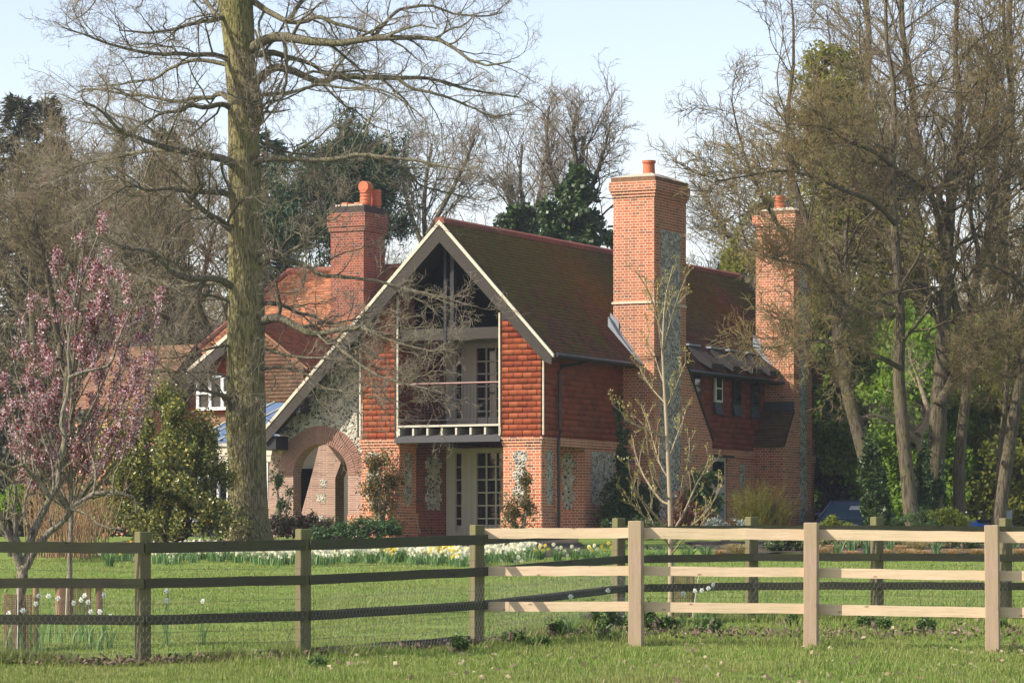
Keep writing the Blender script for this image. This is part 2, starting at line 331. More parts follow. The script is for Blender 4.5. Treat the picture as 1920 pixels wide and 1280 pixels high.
# upper floor walls (cores behind the hanging tiles)
def wallpoly(a0,a1,z0): return [(a0,z0),(a1,z0),(a1,zt(a1)-.2)]+([(AR,ZR-.3)] if a0<AR<a1 else [])+[(a0,zt(a0)-.2)]
m=MB(); m.prism(wallpoly(-1.17,-.02,4.86),1,.02,.3); m.box(-.3,-.02,.3,19.4,4.87,7.35); m.prism(wallpoly(-5.30,-4.26,4.86),1,.02,.3); m.box(-4.5,-4.26,.3,DB,4.87,8.8); m.box(-1.17,-.95,.3,DB,4.96,8.6)
m.build('upper_wall',M['rail_red'],house)
m=MB(); m.prism([(-4.26,4.96),(-1.17,4.96),(-1.17,8.5),(AR,10.2),(-4.26,8.8)],1,DB+.02,DB+.3); m.build('recess_wall',M['brick_shade_toned'],house)
def ex_front(a0,a1,z0):
    def f(v):
        z=z0+v; lo=a0; hi=a1
        zz=z+.25                                             # keep below the roof slab
        if zt(a1)<zz: hi=min(hi, AR+(ZR-zz)/1.08)
        if zt(a0)<zz: lo=max(lo, AR-(ZR-zz)/1.006)
        return (lo,hi) if hi>lo else None
    return f
up=(0,0,1)
tiles('hung_tiles',(0,0,4.87),(1,0,0),up,(0,-1,0),30,.15,.27,ex_front(-1.17,0,4.87),M['tile_wall'],house,.011)
tiles('hung_tiles',(0,0,4.87),(1,0,0),up,(0,-1,0),30,.15,.27,ex_front(-5.30,-4.25,4.87),M['tile_wall'],house,.011)
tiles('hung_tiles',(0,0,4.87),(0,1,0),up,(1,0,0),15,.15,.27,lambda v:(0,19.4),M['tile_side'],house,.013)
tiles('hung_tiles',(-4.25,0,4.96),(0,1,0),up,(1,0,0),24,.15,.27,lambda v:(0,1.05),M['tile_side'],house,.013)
m=MB(); m.box(-4.26,-4.235,1.05,DB,4.96,8.6); m.build('recess_side_wall',M['brick_shade_toned'],house)
for a,b0,z1 in ((-1.20,-.05,8.15),(.03,.02,7.1),(-4.22,-.05,8.7),(-5.35,-.05,7.6)):
    box('tile_edge','verge',house,a-.02,a+.025,b0,b0+.05,4.9,z1-.05)
    if a!=-1.20: box('lead_edge','black',house,a-.085,a-.024,b0+.01,b0+.05,4.9,z1-.05)
# balcony, beams, king post
m=MB(); m.box(-4.2,-1.2,.02,.14,7.44,7.74); m.build('tie_beam',M['barge'],house)
m=MB(); m.box(AR+.09,AR+.2,.0,.16,7.745,ZR-.6); m.box(AR-.1,AR-.02,.0,.16,7.30,ZR-.6); m.build('king_post',M['black'],house)
m=MB(); m.prism([(-4.2,7.75),(-1.2,7.75),(-1.2,zt(-1.2)-.3),(AR,ZR-.4),(-4.2,zt(-4.2)-.3)],1,.9,.95); gg=m.build('gable_shade_panel',M['void'],house)  # black panel added for the shade of the open loft, not glass
box('glazing_bar','cream',gg,-1.5,-1.44,.86,.898,7.76,8.7)
box('balcony_floor','barge',house,-4.2,-1.16,-.029,DB,5.14,5.2)
m=MB(); m.box(-4.2,-1.16,-.06,-.03,5.15,5.205)
for i in range(8): a=-4.17+i*.426; m.box(a-.028,a+.028,-.05,1.2,4.93,5.119)
m.build('joist_ends',M['cream'],house)
MB().prism([(-.14,4.74),(.1,4.74),(.1,4.925),(-.02,4.925)],0,-4.28,-1.14).build('balcony_beam',M['black'],house)
br=MB().tube([(-4.2,-.02,6.29),(-1.2,-.02,6.29)],.028,8).build('balcony_railing',M['rail_red'],house)
m=MB(); m.box(-4.2,-1.2,-.03,-.01,5.32,5.345)
for i in range(29): a=-4.14+i*.104; m.tube([(a,-.02,5.345),(a,-.02,6.28)],.005,4)
m.build('balusters',M['pipe'],br)
def french(z0,z1,a0,a1,b):
    fr=MB(); fr.box(a0,a1,b-.01,b+.08,z0,z0+.12); fr.box(a0,a1,b-.01,b+.08,z1-.14,z1)
    d=empty('french_door',parent=house)
    # posts: side light | post | door leaf | leaf
    xs=[(a0,a0+.28),(a0+.46,a0+.92),(a0+1.78,a1)]
    for x0,x1 in xs: fr.box(x0,x1,b-.012,b+.08,z0+.121,z1-.141)
    for x in (a0+.60,a0+.77): fr.box(x-.008,x+.008,b-.022,b-.013,z0+.1,z1-.1)
    fr.build('door_frame',M['cream'],d)
    g=MB().box(a0,a1,b+.09,b+.12,z0,z1).build('pane',M['glass'],d)
    bars=MB(); n=6; H=(z1-z0-.28)
    for i in range(1,n): z=z0+.12+H*i/n; bars.box(a0+.281,a0+.459,b+.01,b+.06,z-.018,z+.018); bars.box(a0+.921,a0+1.779,b+.01,b+.06,z-.018,z+.018)
    for i in (1,2): x=a0+.92+.86*i/3; bars.box(x-.02,x+.02,b+.005,b+.058,z0+.12,z1-.14)
    bars.build('glazing_bars',M['cream'],d)
    MB().box(a0+.28,a0+.46,b+.062,b+.085,z0+.1,z0+.28).build('kick_panel',M['cream'],d); MB().box(a0+.92,a0+1.78,b+.062,b+.085,z0+.1,z0+.3).build('kick_panel',M['cream'],d)
    MB().box(a0+1.86,a0+1.89,b-.05,b-.013,z0+.95,z0+1.15).build('handle',M['pipe'],d)
    return d
french(2.3,4.67,-4.13,-2.0,DB-.04); 
french(5.2,7.5,-4.08,-1.95,DB-.14)
box('fascia','cream',house,-4.2,-1.2,DB-.03,DB+.01,7.51,7.9)
# --- arch wall on the left, under the long roof
ca,cz,r=-6.75,3.92,.845; B0,B1=.3,.72
arc=lambda R,n=20,t0=0,t1=math.pi:[(ca+R*math.cos(t0+(t1-t0)*i/n),cz+R*math.sin(t0+(t1-t0)*i/n)) for i in range(n+1)]
poly=[(-5.33,GB),(-5.33,zt(-5.33)-.2),(-8.2,zt(-8.2)-.2),(-8.34,4.2),(-8.42,GB),(ca-r,GB)]+arc(r)[::-1]+[(ca+r,GB)]
aw=MB().prism(poly,1,B0,B1).build('arch_wall',M['brick_arch'],house)
poly=[(-5.335,4.0),(-5.335,zt(-5.33)-.21),(-8.15,zt(-8.15)-.21),(-8.13,4.55)]+arc(1.34,16,math.radians(153),math.radians(3))
MB().prism(poly,1,B0-.012,B0-.001).build('flint_panel',M['flint'],aw)
# radiating arch rings
m=MB()
for R0,R1,n in ((r-.002,r+.23,44),(r+.245,r+.47,56)):
    for i in range(n):
        t0=math.pi*i/n+.008; t1=math.pi*(i+1)/n-.010
        q=[(ca+R*math.cos(t),cz+R*math.sin(t)) for R,t in ((R0,t0),(R1,t0),(R1,t1),(R0,t1))]; m.prism(q,1,B0-.02+.004*(i%3),B0+.02)
m.build('arch_ring',mat_tile('arch_voussoirs',[(.29,.16,.125),(.37,.21,.16),(.33,.19,.145)]),aw)
m=MB(); m.box(-5.9,-5.34,B0-.05,B1+.03,GB,2.85); m.build('arch_plinth',M['brick'],aw)
# inner buttress, seen through the arch, and the pale wall behind
m=MB(); m.prism([(-9.0,GB),(-7.62,GB),(-7.62,3.9),(-7.45,4.3),(-7.2,4.7),(-7.6,4.9),(-8.1,4.95),(-8.3,4.2),(-8.55,3.4),(-8.8,2.6)],1,DB,DB+.5); bt=m.build('buttress',M['brick_arch'],house)
for a,z,w2 in ((-7.98,3.75,.2),(-8.06,3.35,.3),(-8.16,2.75,.42)): MB().box(a-w2/2,a+w2/2,DB-.008,DB-.001,z-.1,z+.12).build('flint_panel',M['flint'],bt)
m=MB(); m.box(-12,-6.2,7.0,7.3,GB,5.2); m.build('rear_ground_wall',M['creamlit'],house)
wn=MB().box(-11.6,-9.95,6.94,6.999,2.9,4.4).build('side_window',M['cream'],house); MB().box(-11.5,-10.05,6.92,6.939,3.0,4.3).build('pane',M['glass'],wn)

# --- chimneys on the side wall
def chimney(b0,b1,base,zcap=12.05,pot=(.75,.35)):
    m=MB(); m.prism([(b0,GB),(base[0][0],GB) if 0 else (b0,GB)][:1]+base,0,.0,.94)
    a0,a1=-.28,.94; m.box(a0,a1,b0,b1,7.03,11.5)
    c=m.build('chimney',M['brick'],house)
    k=MB(); z=11.5
    for i,(o,h) in enumerate(((.025,.085),(.055,.085),(.085,.24))): k.box(a0-o,a1+o,b0-o,b1+o,z+.001,z+h); z+=h
    k.box(a0-.05,a1+.05,b0-.05,b1+.05,z+.001,z+.12); z+=.12; k.build('corbel',M['brick'],c)
    MB().box(a0-.045,a1+.045,b0-.053,b1+.053,z-.13,z+.002).build('moss_band',mat_plain('mossy_brick',(.17,.10,.055),1,.6,9,bump=.8),c)
    cp=MB(); cp.add([(a0-.06,b0-.06,z+.003),(a1+.06,b0-.06,z+.003),(a1+.06,b1+.06,z+.003),(a0-.06,b1+.06,z+.003),(a0+.2,b0+.25,z+.1),(a1-.2,b0+.25,z+.1),(a1-.2,b1-.25,z+.1),(a0+.2,b1-.25,z+.1)],[(0,3,2,1),(4,5,6,7),(0,1,5,4),(1,2,6,5),(2,3,7,6),(3,0,4,7)])
    cp.build('cement_cap',M['cap'],c)
    pt=MB(); pc=(pot[0],b0+pot[1]); pt.cyl(pc,.17,.155,z+.05,z+.42,18); pt.cyl(pc,.185,.185,z+.421,z+.48,18,cap=False); pt.cyl(pc,.185,.13,z+.481,z+.482,18); pt.build('chimney_pot',M['terracotta'],c,smooth=False)
    return c
def chim(b0,b1,prof,pot):
    a0,a1=-.28,.94
    m=MB(); m.prism(prof,0,.002,a1); c=m.build('chimney',M['brick'],house)
    MB().box(a0,a1+.0,b0,b1,7.04,11.52).build('chimney_shaft',M['brick'],c)
    return c
def finish(c,b0,b1,pot):
    a0,a1=-.28,.94; k=MB(); z=11.52
    for i,(o,h) in enumerate(((.03,.085),(.06,.085),(.09,.25))): k.box(a0-o,a1+o,b0-o,b1+o,z+.001,z+h); z+=h
    k.build('corbel',M['brick'],c); 
    MB().box(a0-.05,a1+.05,b0-.05,b1+.05,z+.001,z+.12).build('top_course',mat_plain('mossy_brick',(.20,.11,.06),1,.6,9,bump=.8),c); z+=.12
    MB().add([(a0-.06,b0-.06,z+.003),(a1+.06,b0-.06,z+.003),(a1+.06,b1+.06,z+.003),(a0-.06,b1+.06,z+.003),(a0+.35,b0+.4,z+.13),(a1-.2,b0+.3,z+.13),(a1-.2,b1-.5,z+.13),(a0+.35,b1-.5,z+.13)],[(0,3,2,1),(4,5,6,7),(0,1,5,4),(1,2,6,5),(2,3,7,6),(3,0,4,7)]).build('cement_cap',M['cap'],c)
    MB().cyl(pot,.175,.16,z+.05,z+.42,20).cyl(pot,.19,.19,z+.421,z+.49,20).build('chimney_pot',M['terracotta'],c)
    MB().cyl(pot,.13,.13,z+.488,z+.493,16).build('pot_mouth',M['void'],c)  # black disc painting the shade inside the hollow pot
c1=chim(5.08,7.25,[(5.08,GB),(9.1,GB),(9.1,5.02),(7.26,7.05),(7.25,7.2),(5.08,7.2)],None); finish(c1,5.08,7.25,(.55,5.6))
flintpanel(0,.94,5.5,6.85,2.6,10.66,c1,out=1,tooth=.05)
MB().prism([(9.1,5.0),(9.16,5.02),(7.32,7.08),(7.26,7.05)],0,-.02,.98).build('coping',M['barge'],c1)
MB().prism([(-.36,zt(-.36)+.02),(.62,zt(.62)-.12),(.62,zt(.62)+.06),(-.1,zt(-.1)+.22),(-.1,zt(-.1)+.42),(-.36,zt(-.36)+.42)],1,5.045,5.078).build('lead_flashing',M['lead'],c1)
MB().box(-.32,.96,5.05,7.27,8.62,8.68).build('drip_course',M['verge'],c1)
MB().prism([(-.36,zt(-.36)+.02),(.62,zt(.62)-.12),(.62,zt(.62)+.03),(-.1,zt(-.1)+.15),(-.36,zt(-.36)+.3)],1,4.90,5.044).build('lead_soaker',M['lead'],c1)
c2=chim(15.31,16.7,[(14.42,GB),(16.8,GB),(16.8,7.2),(15.31,7.2),(15.31,6.1),(14.42,4.97)],None); finish(c2,15.31,16.7,(.3,15.8))
flintpanel(0,.94,15.8,16.35,2.3,10.4,c2,out=1,tooth=.04)
sq=math.hypot(.89,1.13); lt=MB().prism([(14.42,4.98),(15.31,6.11),(15.31,6.02),(14.5,4.98)],0,-.01,.97).build('lean_to_roof',M['black'],c2)
tiles('lean_to_tiles',(0,14.36,4.97),(1,0,0),(0,.89/sq,1.13/sq),(0,-1.13/sq,.89/sq),12,.115,.165,lambda v:(.0,.99),M['tile_mossy'],lt,.03)
MB().box(0,.95,15.25,15.309,6.08,6.36).build('lead_flashing',M['slateglass'],c2)
MB().prism([(-.36,zt(-.36)+.02),(.62,zt(.62)-.1),(.62,zt(.62)+.06),(-.1,zt(-.1)+.22),(-.1,zt(-.1)+.42),(-.36,zt(-.36)+.42)],1,15.27,15.308).build('lead_flashing',M['lead'],c2)
# side door and the four narrow windows
d=MB().box(-.12,-.04,11.3,12.42,2.2,4.62).build('side_door',M['cream'],house); MB().box(-.039,-.02,11.42,12.25,3.85,4.5).build('pane',M['glass'],d); MB().box(-.039,-.025,11.42,12.25,2.35,3.6).build('door_panel',M['lead'],d)
box('door_lintel','black',house,.0,.05,11.2,12.9,4.62,4.68)
for i,b in enumerate((9.75,11.34,12.75,14.15)):
    wv=MB().box(.031,.10,b,b+.52,6.2,7.0).build('narrow_window',M['white' if i==1 else 'barge'],house)
    MB().box(.101,.105,b+.07,b+.45,6.62,6.95).box(.101,.105,b+.07,b+.45,6.26,6.58).build('pane',M['glass'],wv)
    MB().prism([(.03,5.84),(.13,5.86),(.05,6.199),(.03,6.199)],1,b,b+.56).build('sill_apron',M['slateglass'],wv)
    dr=MB().prism([(.72,7.06),(.72,7.22),(-.02,7.74),(-.02,7.50)],1,b-.12,b+.66).build('dormer_roof',M['dormer'],house)
    MB().box(-.26,.02,b-.16,b+.70,7.745,7.80).build('lead_cap',M['lead'],dr)
    MB().prism([(.70,7.06),(.70,7.20),(-.02,7.73),(-.02,7.48)],1,b-.135,b-.121).build('dormer_cheek',M['black'],dr)

# --- rear wing: front-facing tiled slope, hip, chimney
BR=12.7; aL=onB(BR,540,510)[0]
k=1.0; eb=7.6; ze=ZR-(BR-eb)*k; s2=math.sqrt(2)
hipw=2.6
rw=MB().add([(AR,BR,ZR-.05),(aL,BR,ZR-.05),(aL-3.6,eb,ze-.05),(AR-2,eb,ze-.05),(aL-3.6,BR+5.1,ze-.05),(AR,BR+5.1,ze-.05)],[(0,1,2,3),(1,4,2),(1,0,5,4)]).build('rear_roof',M['barge'],house)
def exw(v):
    z=ze+v/s2; t=(z-ze)/(ZR-ze); return (aL-3.6+3.6*t, min(AR-.3,AR-(ZR-z)/1.006+.5))
tiles('rear_roof_tiles',(0,eb,ze),(1,0,0),(0,1/s2,1/s2),(0,-1/s2,1/s2),60,.12,.18,exw,M['tile_orange'],rw,.025)
MB().tube([(AR,BR,ZR+.02),(aL,BR,ZR+.02)],.13,8).tube([(aL,BR,ZR+.02),(aL-3.6,eb,ze+.05)],.10,8).build('ridge_tiles',M['ridge'],rw)
MB().box(aL-3.4,AR-4,eb+.3,BR+5,GB,ze).build('rear_wall',M['brick'],house)
# rear chimney
a_,z_=onB(11.1,682,385); w0=onB(11.1,620,385)[0]
c0=MB().box(w0,a_,11.1,12.45,7.5,z_-.75).build('chimney',M['brick_dark'],house)
k=MB(); k.box(w0-.05,a_+.05,11.05,12.5,z_-.749,z_-.62); k.box(w0-.08,a_+.08,11.02,12.53,z_-.619,z_-.2); k.build('corbel',M['brick_dark'],c0)
MB().box(w0-.03,a_+.03,11.07,12.48,z_-.199,z_).build('top_course',mat_plain('sooty_brick',(.07,.055,.05),1,.5,9,bump=.8),c0)
MB().box(w0+.1,a_-.1,11.2,12.35,z_+.001,z_+.07).build('cement_cap',M['cap'],c0)
def pot0(a,b,h,r,lou):
    m=MB(); m.cyl((a,b),r*1.05,r*.92,z_+.05,z_+h,16)
    if lou:
        for i in range(5): m.cyl((a,b),r*1.12,r*1.0,z_+.12+i*h/6,z_+.17+i*h/6,16)
    m.build('chimney_pot',M['terracotta'],c0)
pot0(w0+.38,11.45,.13,.2,False); pot0(w0+.75,11.6,.14,.2,False); pot0(w0+1.0,11.5,.6,.17,True); pot0(w0+1.12,11.95,.55,.15,True)
MB().cyl((w0+1.0,z_+.6),.17,.17,11.33,11.67,16,axis=1).build('pot_hood',M['terracotta'],c0)

# --- small gable with the white window
def q(b,px,py): return onB(b,px,py)
gb=6.6
ap=q(gb,462,594); fl=q(gb,350,694); fr_=(2*ap[0]-fl[0],fl[1])
core=MB().prism([(fl[0]+.35,GB),(fr_[0]-.35,GB),(fr_[0]-.35,fr_[1]+.25),(ap[0],ap[1]-.25),(fl[0]+.35,fl[1]+.25)],1,gb+.4,gb+4).build('small_gable',M['tile_brown'],house)
sg=(ap[1]-fl[1])/(ap[0]-fl[0])
def exg(v):
    z=q(gb,400,776)[1]+v; h=(ap[1]-.3-z)/sg
    return (ap[0]-min(h,-(fl[0]+.35-ap[0])), min(q(gb,470,600)[0],ap[0]+h)) if h>.05 else None
tiles('hung_tiles',(0,gb+.4,q(gb,400,776)[1]),(1,0,0),up,(0,-1,0),28,.15,.27,exg,M['tile_wall'],core,.017)
def exr(v):
    r_=exg0(v)
    return (q(gb,470,600)[0],r_[1]) if r_ and r_[1]>q(gb,470,600)[0] else None
def exg0(v):
    z=q(gb,400,776)[1]-1+v; h=(ap[1]-.3-z)/sg
    return (ap[0],ap[0]+min(h,fr_[0]-.35-ap[0])) if h>.05 else None
tiles('hung_tiles',(0,gb+.4,q(gb,400,776)[1]-1),(1,0,0),up,(0,-1,0),40,.11,.17,exr,M['tile_brown'],core,.02)
MB().prism([ap,(fl[0],fl[1]),(fl[0],fl[1]-.12),(ap[0],ap[1]-.14)],1,gb-.04,gb+.02).build('verge_mortar',M['verge'],core)
MB().prism([(ap[0],ap[1]-.145),(fl[0],fl[1]-.125),(fl[0]+.1,fl[1]-.42),(ap[0],ap[1]-.5)],1,gb-.02,gb+.02).build('bargeboard',M['barge'],core)
for s in (0,1):
    e=(fl if s==0 else fr_); MB().prism([(ap[0],ap[1]-.03),(e[0],e[1]-.03),(e[0],e[1]-.1),(ap[0],ap[1]-.12)],1,gb+.03,gb+6).build('gable_roof',M['tile_brown'],core)
    L_=math.hypot(e[0]-ap[0],e[1]-ap[1]); u_=((ap[0]-e[0])/L_,0,(ap[1]-e[1])/L_); nn=(-u_[2],0,u_[0]) if s==0 else (u_[2],0,-u_[0])
    tiles('gable_roof_tiles',(e[0],gb,e[1]),(0,1,0),u_,nn,int(L_/.12),.12,.17,lambda v:(0,5.8),M['tile_orange'],core,.025)
w0_=q(gb+.35,372,705); w1_=q(gb+.35,446,768)
wf=MB(); x0,x1,z0,z1=w0_[0],w1_[0],w1_[1],w0_[1]
fw=.09; wf.box(x0,x1,gb+.22,gb+.36,z0,z0+fw); wf.box(x0,x1,gb+.22,gb+.36,z1-fw,z1); n=3
for i in range(n+1): xx=x0+(x1-x0-fw)*i/n; wf.box(xx,xx+fw,gb+.225,gb+.355,z0+fw,z1-fw)
wf.box(x0+fw,x1-fw,gb+.23,gb+.35,(z0+z1)/2-.03,(z0+z1)/2+.03)
wf_=wf.build('gable_window',M['white'],core); MB().box(x0+.02,x1-.02,gb+.29,gb+.31,z0+.02,z1-.02).build('pane',M['glass'],wf_)
# lower left wing roof
l0=q(9,205,648); l1=q(9,366,648); el=q(6.4,300,765)
dz=(l0[1]-el[1]); db=2.6; sl3=math.hypot(dz,db); lw=MB().prism([(9,l0[1]-.05),(6.4,el[1]-.05),(11.6,el[1]-.05)],0,l0[0],l1[0]+.05).build('left_wing_roof',M['barge'],house)
tiles('left_wing_tiles',(0,6.4,el[1]),(1,0,0),(0,db/sl3,dz/sl3),(0,-dz/sl3,db/sl3),int(sl3/.12),.12,.18,lambda v:(l0[0],l1[0]+.05),M['tile_brown'],lw,.025)
MB().box(l0[0]+.2,l1[0]-.1,6.7,11,GB,el[1]).build('left_wing_wall',M['brick'],house)
# conservatory
cb=4.4; x0,ztop=q(cb,352,832); x1=q(cb,520,832)[0]; zb=q(cb,400,868)[1]
cn=MB().box(x0,x1,cb,cb+.1,zb,ztop).build('conservatory',M['creamlit'],house)
MB().box(x0-.05,x1+.05,cb-.05,cb-.001,ztop-.09,ztop+.02).box(x0,x1,cb-.02,cb-.001,zb+.02,zb+.05).box(x0,x1,cb-.02,cb-.001,zb+.2,zb+.23).build('fascia',M['cream'],cn)
m=MB(); n=9
for i in range(n+1): xx=x0+(x1-x0-.06)*i/n; m.box(xx,xx+.07,cb,cb+.08,GB,zb)
m.box(x0,x1,cb+.001,cb+.079,GB,GB+.8); m.build('glazing_frame',M['white'],cn)
MB().box(x0,x1,cb+.085,cb+.095,GB,zb).build('pane',M['glass'],cn)
zr=ztop+1.25; rb=cb+2.3
m=MB().add([(x0,cb-.05,ztop+.03),(x1,cb-.05,ztop+.03),(x1,rb,zr),(x0+1.2,rb,zr),(x0,cb-.05,ztop-.0),(x1,cb-.05,ztop-.0),(x1,rb,zr-.05),(x0+1.2,rb,zr-.05)],[(0,1,2,3),(4,7,6,5),(0,4,5,1),(3,2,6,7),(0,3,7,4)]).build('glass_roof',M['roofglass'],cn)
mm_=MB()
for i in range(7): xx=x0+.35+i*.62; mm_.tube([(xx,cb-.04,ztop+.055),(min(xx+1.2,x1),rb,zr+.03)] if i<20 else [],.022,4)
mm_.tube([(x0,cb-.04,ztop+.05),(x0+1.2,rb,zr+.03)],.03,4); mm_.build('roof_bars',M['cream'],cn)
# ------------------------------------------------------------------ branching engine
def nrm(v): return v/np.maximum(np.linalg.norm(v,axis=-1,keepdims=True),1e-9)
def resample(P,R,n):
    """one polyline -> smooth n points (Catmull-Rom)"""
    P=np.asarray(P,float); R=np.asarray(R,float); m=len(P); t=np.linspace(0,m-1,n); i=np.clip(t.astype(int),0,m-2); f=(t-i)[:,None]
    g=lambda k:P[np.clip(k,0,m-1)]; a,b,c,d=g(i-1),g(i),g(i+1),g(i+2)
    Q=.5*((2*b)+(-a+c)*f+(2*a-5*b+4*c-d)*f*f+(-a+3*b-3*c+d)*f**3)
    return Q, R[i]*(1-f[:,0])+R[i+1]*f[:,0]
def grow(P,R,n,tr=(.2,1),ang=45,L=.5,npts=4,wig=.18,up=.0,rr=.6,flat=1.,rng=None,Lmin=.1,rmin=.005,tip=.35,absL=None,shrink=.55):
    """children for every chain: P (m,k,3) R (m,k)"""
    m,k,_=P.shape; t=rng.uniform(tr[0],tr[1],(m,n)); 
    if n>2: t=np.sort((np.arange(n)/n+rng.uniform(0,1/n,(m,n)))*(tr[1]-tr[0])+tr[0],1)
    x=t*(k-1); i=np.clip(x.astype(int),0,k-2); f=x-i; rows=np.arange(m)[:,None]
    p=P[rows,i]*(1-f[...,None])+P[rows,i+1]*f[...,None]; T=nrm(P[rows,i+1]-P[rows,i]); r=R[rows,i]*(1-f)+R[rows,i+1]*f
    plen=np.linalg.norm(np.diff(P,axis=1),axis=-1).sum(1)[:,None]
    Lc=(plen*L if absL is None else absL)*(1-shrink*t)*rng.uniform(.55,1.25,(m,n)); Lc=np.maximum(Lc,Lmin)
    z=rng.standard_normal((m,n,3)); z[...,2]*=flat; z-= (z*T).sum(-1,keepdims=True)*T; z=nrm(z)
    A=np.radians(ang)*rng.uniform(.65,1.3,(m,n,1)); d=nrm(T*np.cos(A)+z*np.sin(A)+np.array([0,0,up]))
    p=p.reshape(-1,3); d=d.reshape(-1,3); Lc=Lc.reshape(-1); r=np.maximum(np.minimum(r.reshape(-1)*rr,.5),rmin)
    out=np.empty((len(p),npts,3)); out[:,0]=p; st=(Lc/(npts-1))[:,None]
    for j in range(1,npts):
        d=nrm(d+wig*rng.standard_normal(d.shape)+np.array([0,0,up*.35])); out[:,j]=out[:,j-1]+d*st
    RR=np.maximum(r[:,None]*np.linspace(1,tip,npts)[None,:],rmin*.7)
    return out,RR
def tubes(groups):
    """groups: list of (P (m,k,3), R (m,k), sides) -> V,F quads"""
    Vs=[];Fs=[];off=0
    for P,R,s in groups:
        m,k,_=P.shape
        T=np.empty_like(P); T[:,1:-1]=P[:,2:]-P[:,:-2]; T[:,0]=P[:,1]-P[:,0]; T[:,-1]=P[:,-1]-P[:,-2]; T=nrm(T)
        ref=np.where(np.abs(T[:,:1,2:3])>.8, np.array([1.,0,0]), np.array([0,0,1.])); u=nrm(np.cross(T,np.broadcast_to(ref,T.shape))); v=np.cross(T,u)
        th=2*np.pi*np.arange(s)/s
        V=P[:,:,None,:]+R[:,:,None,None]*(np.cos(th)[None,None,:,None]*u[:,:,None,:]+np.sin(th)[None,None,:,None]*v[:,:,None,:])
        idx=np.arange(m*k*s).reshape(m,k,s)+off; a=idx[:,:-1,:]; b=idx[:,1:,:]
        Fs.append(np.stack([a,np.roll(a,-1,2),np.roll(b,-1,2),b],-1).reshape(-1,4)); Vs.append(V.reshape(-1,3)); off+=m*k*s
    return np.concatenate(Vs),np.concatenate(Fs)
def leaves(pos,size,rng,asp=.6,spread=0.,up=0.,dirs=None):
    """one small pointed leaf (quad) at each position"""
    n=len(pos); pos=pos+rng.standard_normal((n,3))*spread
    d=rng.standard_normal((n,3)); d[:,2]+=up
    if dirs is not None: d=d*.5+dirs
    d=nrm(d); e=nrm(np.cross(d,rng.standard_normal((n,3)))); s=(size*rng.uniform(.6,1.3,n))[:,None]
    V=np.stack([pos, pos+d*s*.5+e*s*asp*.5, pos+d*s, pos+d*s*.5-e*s*asp*.5],1).reshape(-1,3)
    return V, np.arange(n*4).reshape(-1,4)
def blobpts(c,r,n,rng,shell=.5,lump=.25,k=5):
    """points filling an uneven crown: c centre, r radii; more of them near the surface"""
    d=nrm(rng.standard_normal((n,3))); rad=shell+(1-shell)*rng.uniform(0,1,n)**.7
    f=np.ones(n)
    for j in range(k):
        a=nrm(rng.standard_normal(3)); f+=lump*np.sin(d@a*rng.uniform(3,8)+rng.uniform(0,6))
    P=np.asarray(c)+d*rad[:,None]*f[:,None]*np.asarray(r)
    return P
def gaps(P,rng,sc=1.0,th=-.1):
    """drop points by a coarse 3-D wave field so that gaps and clumps appear"""
    s=np.zeros(len(P))
    for j in range(5):
        a=rng.standard_normal(3)*2.6/sc; s+=np.sin(P@a+rng.uniform(0,6))
    return P[s/2.2>th+rng.normal(0,.25,len(P))]
def chainpx(pts,Ys,r,n=14):
    """pts photo pixels; Ys depth (scalar or (start,end)); r radii (start,end)"""
    m=len(pts); Y=np.linspace(Ys[0],Ys[1],m) if hasattr(Ys,'__len__') else np.full(m,Ys)
    P=np.array([W(x,y,yy) for (x,y),yy in zip(pts,Y)]); R=np.linspace(r[0],r[1],m)**1.0
    return resample(P,R,n)

M['oak']=mat_bark('oak_bark',(.24,.20,.10),(.38,.33,.18),(.22,.22,.06),.6,1.9,1.0)
M['bark']=mat_bark('ash_bark',(.095,.075,.055),(.18,.145,.105),(.13,.125,.045),.45,1.2,.7)
M['bark_pale']=mat_bark('pale_bark',(.28,.22,.15),(.42,.34,.24),(.30,.27,.10),.35,2.5,.4)
M['bark_lichen']=mat_bark('lichen_bark',(.16,.12,.09),(.36,.33,.27),(.22,.21,.08),.45,3,.6)
M['oaklimb']=mat_bark('oak_limb_bark',(.15,.13,.09),(.26,.235,.17),(.18,.18,.07),.4,1.9,.8)
def twigmat(name,a,b,c=None):
    t=NT(name,.85,.15); g=t.noise(t.coord('Object'),.9,3); k=t.mix(t.ramp(g,[(.35,(0,0,0)),(.65,(1,1,1))]),a,b); r=t.rnd(); k=t.mix(t.math('MULTIPLY',r,.5),k,c or tuple(x*.5 for x in a)); t.col(k); return t.m
M['oaktwig']=twigmat('oak_twigs',(.26,.22,.16),(.23,.215,.125),(.30,.22,.18))
M['twig']=twigmat('grey_brown_twigs',(.23,.185,.11),(.20,.18,.08),(.28,.19,.12))
M['twig_olive']=twigmat('olive_twigs',(.24,.19,.09),(.20,.185,.065),(.29,.17,.09))
M['twig_grey']=twigmat('grey_twigs',(.28,.25,.20),(.22,.19,.13),(.3,.24,.18))

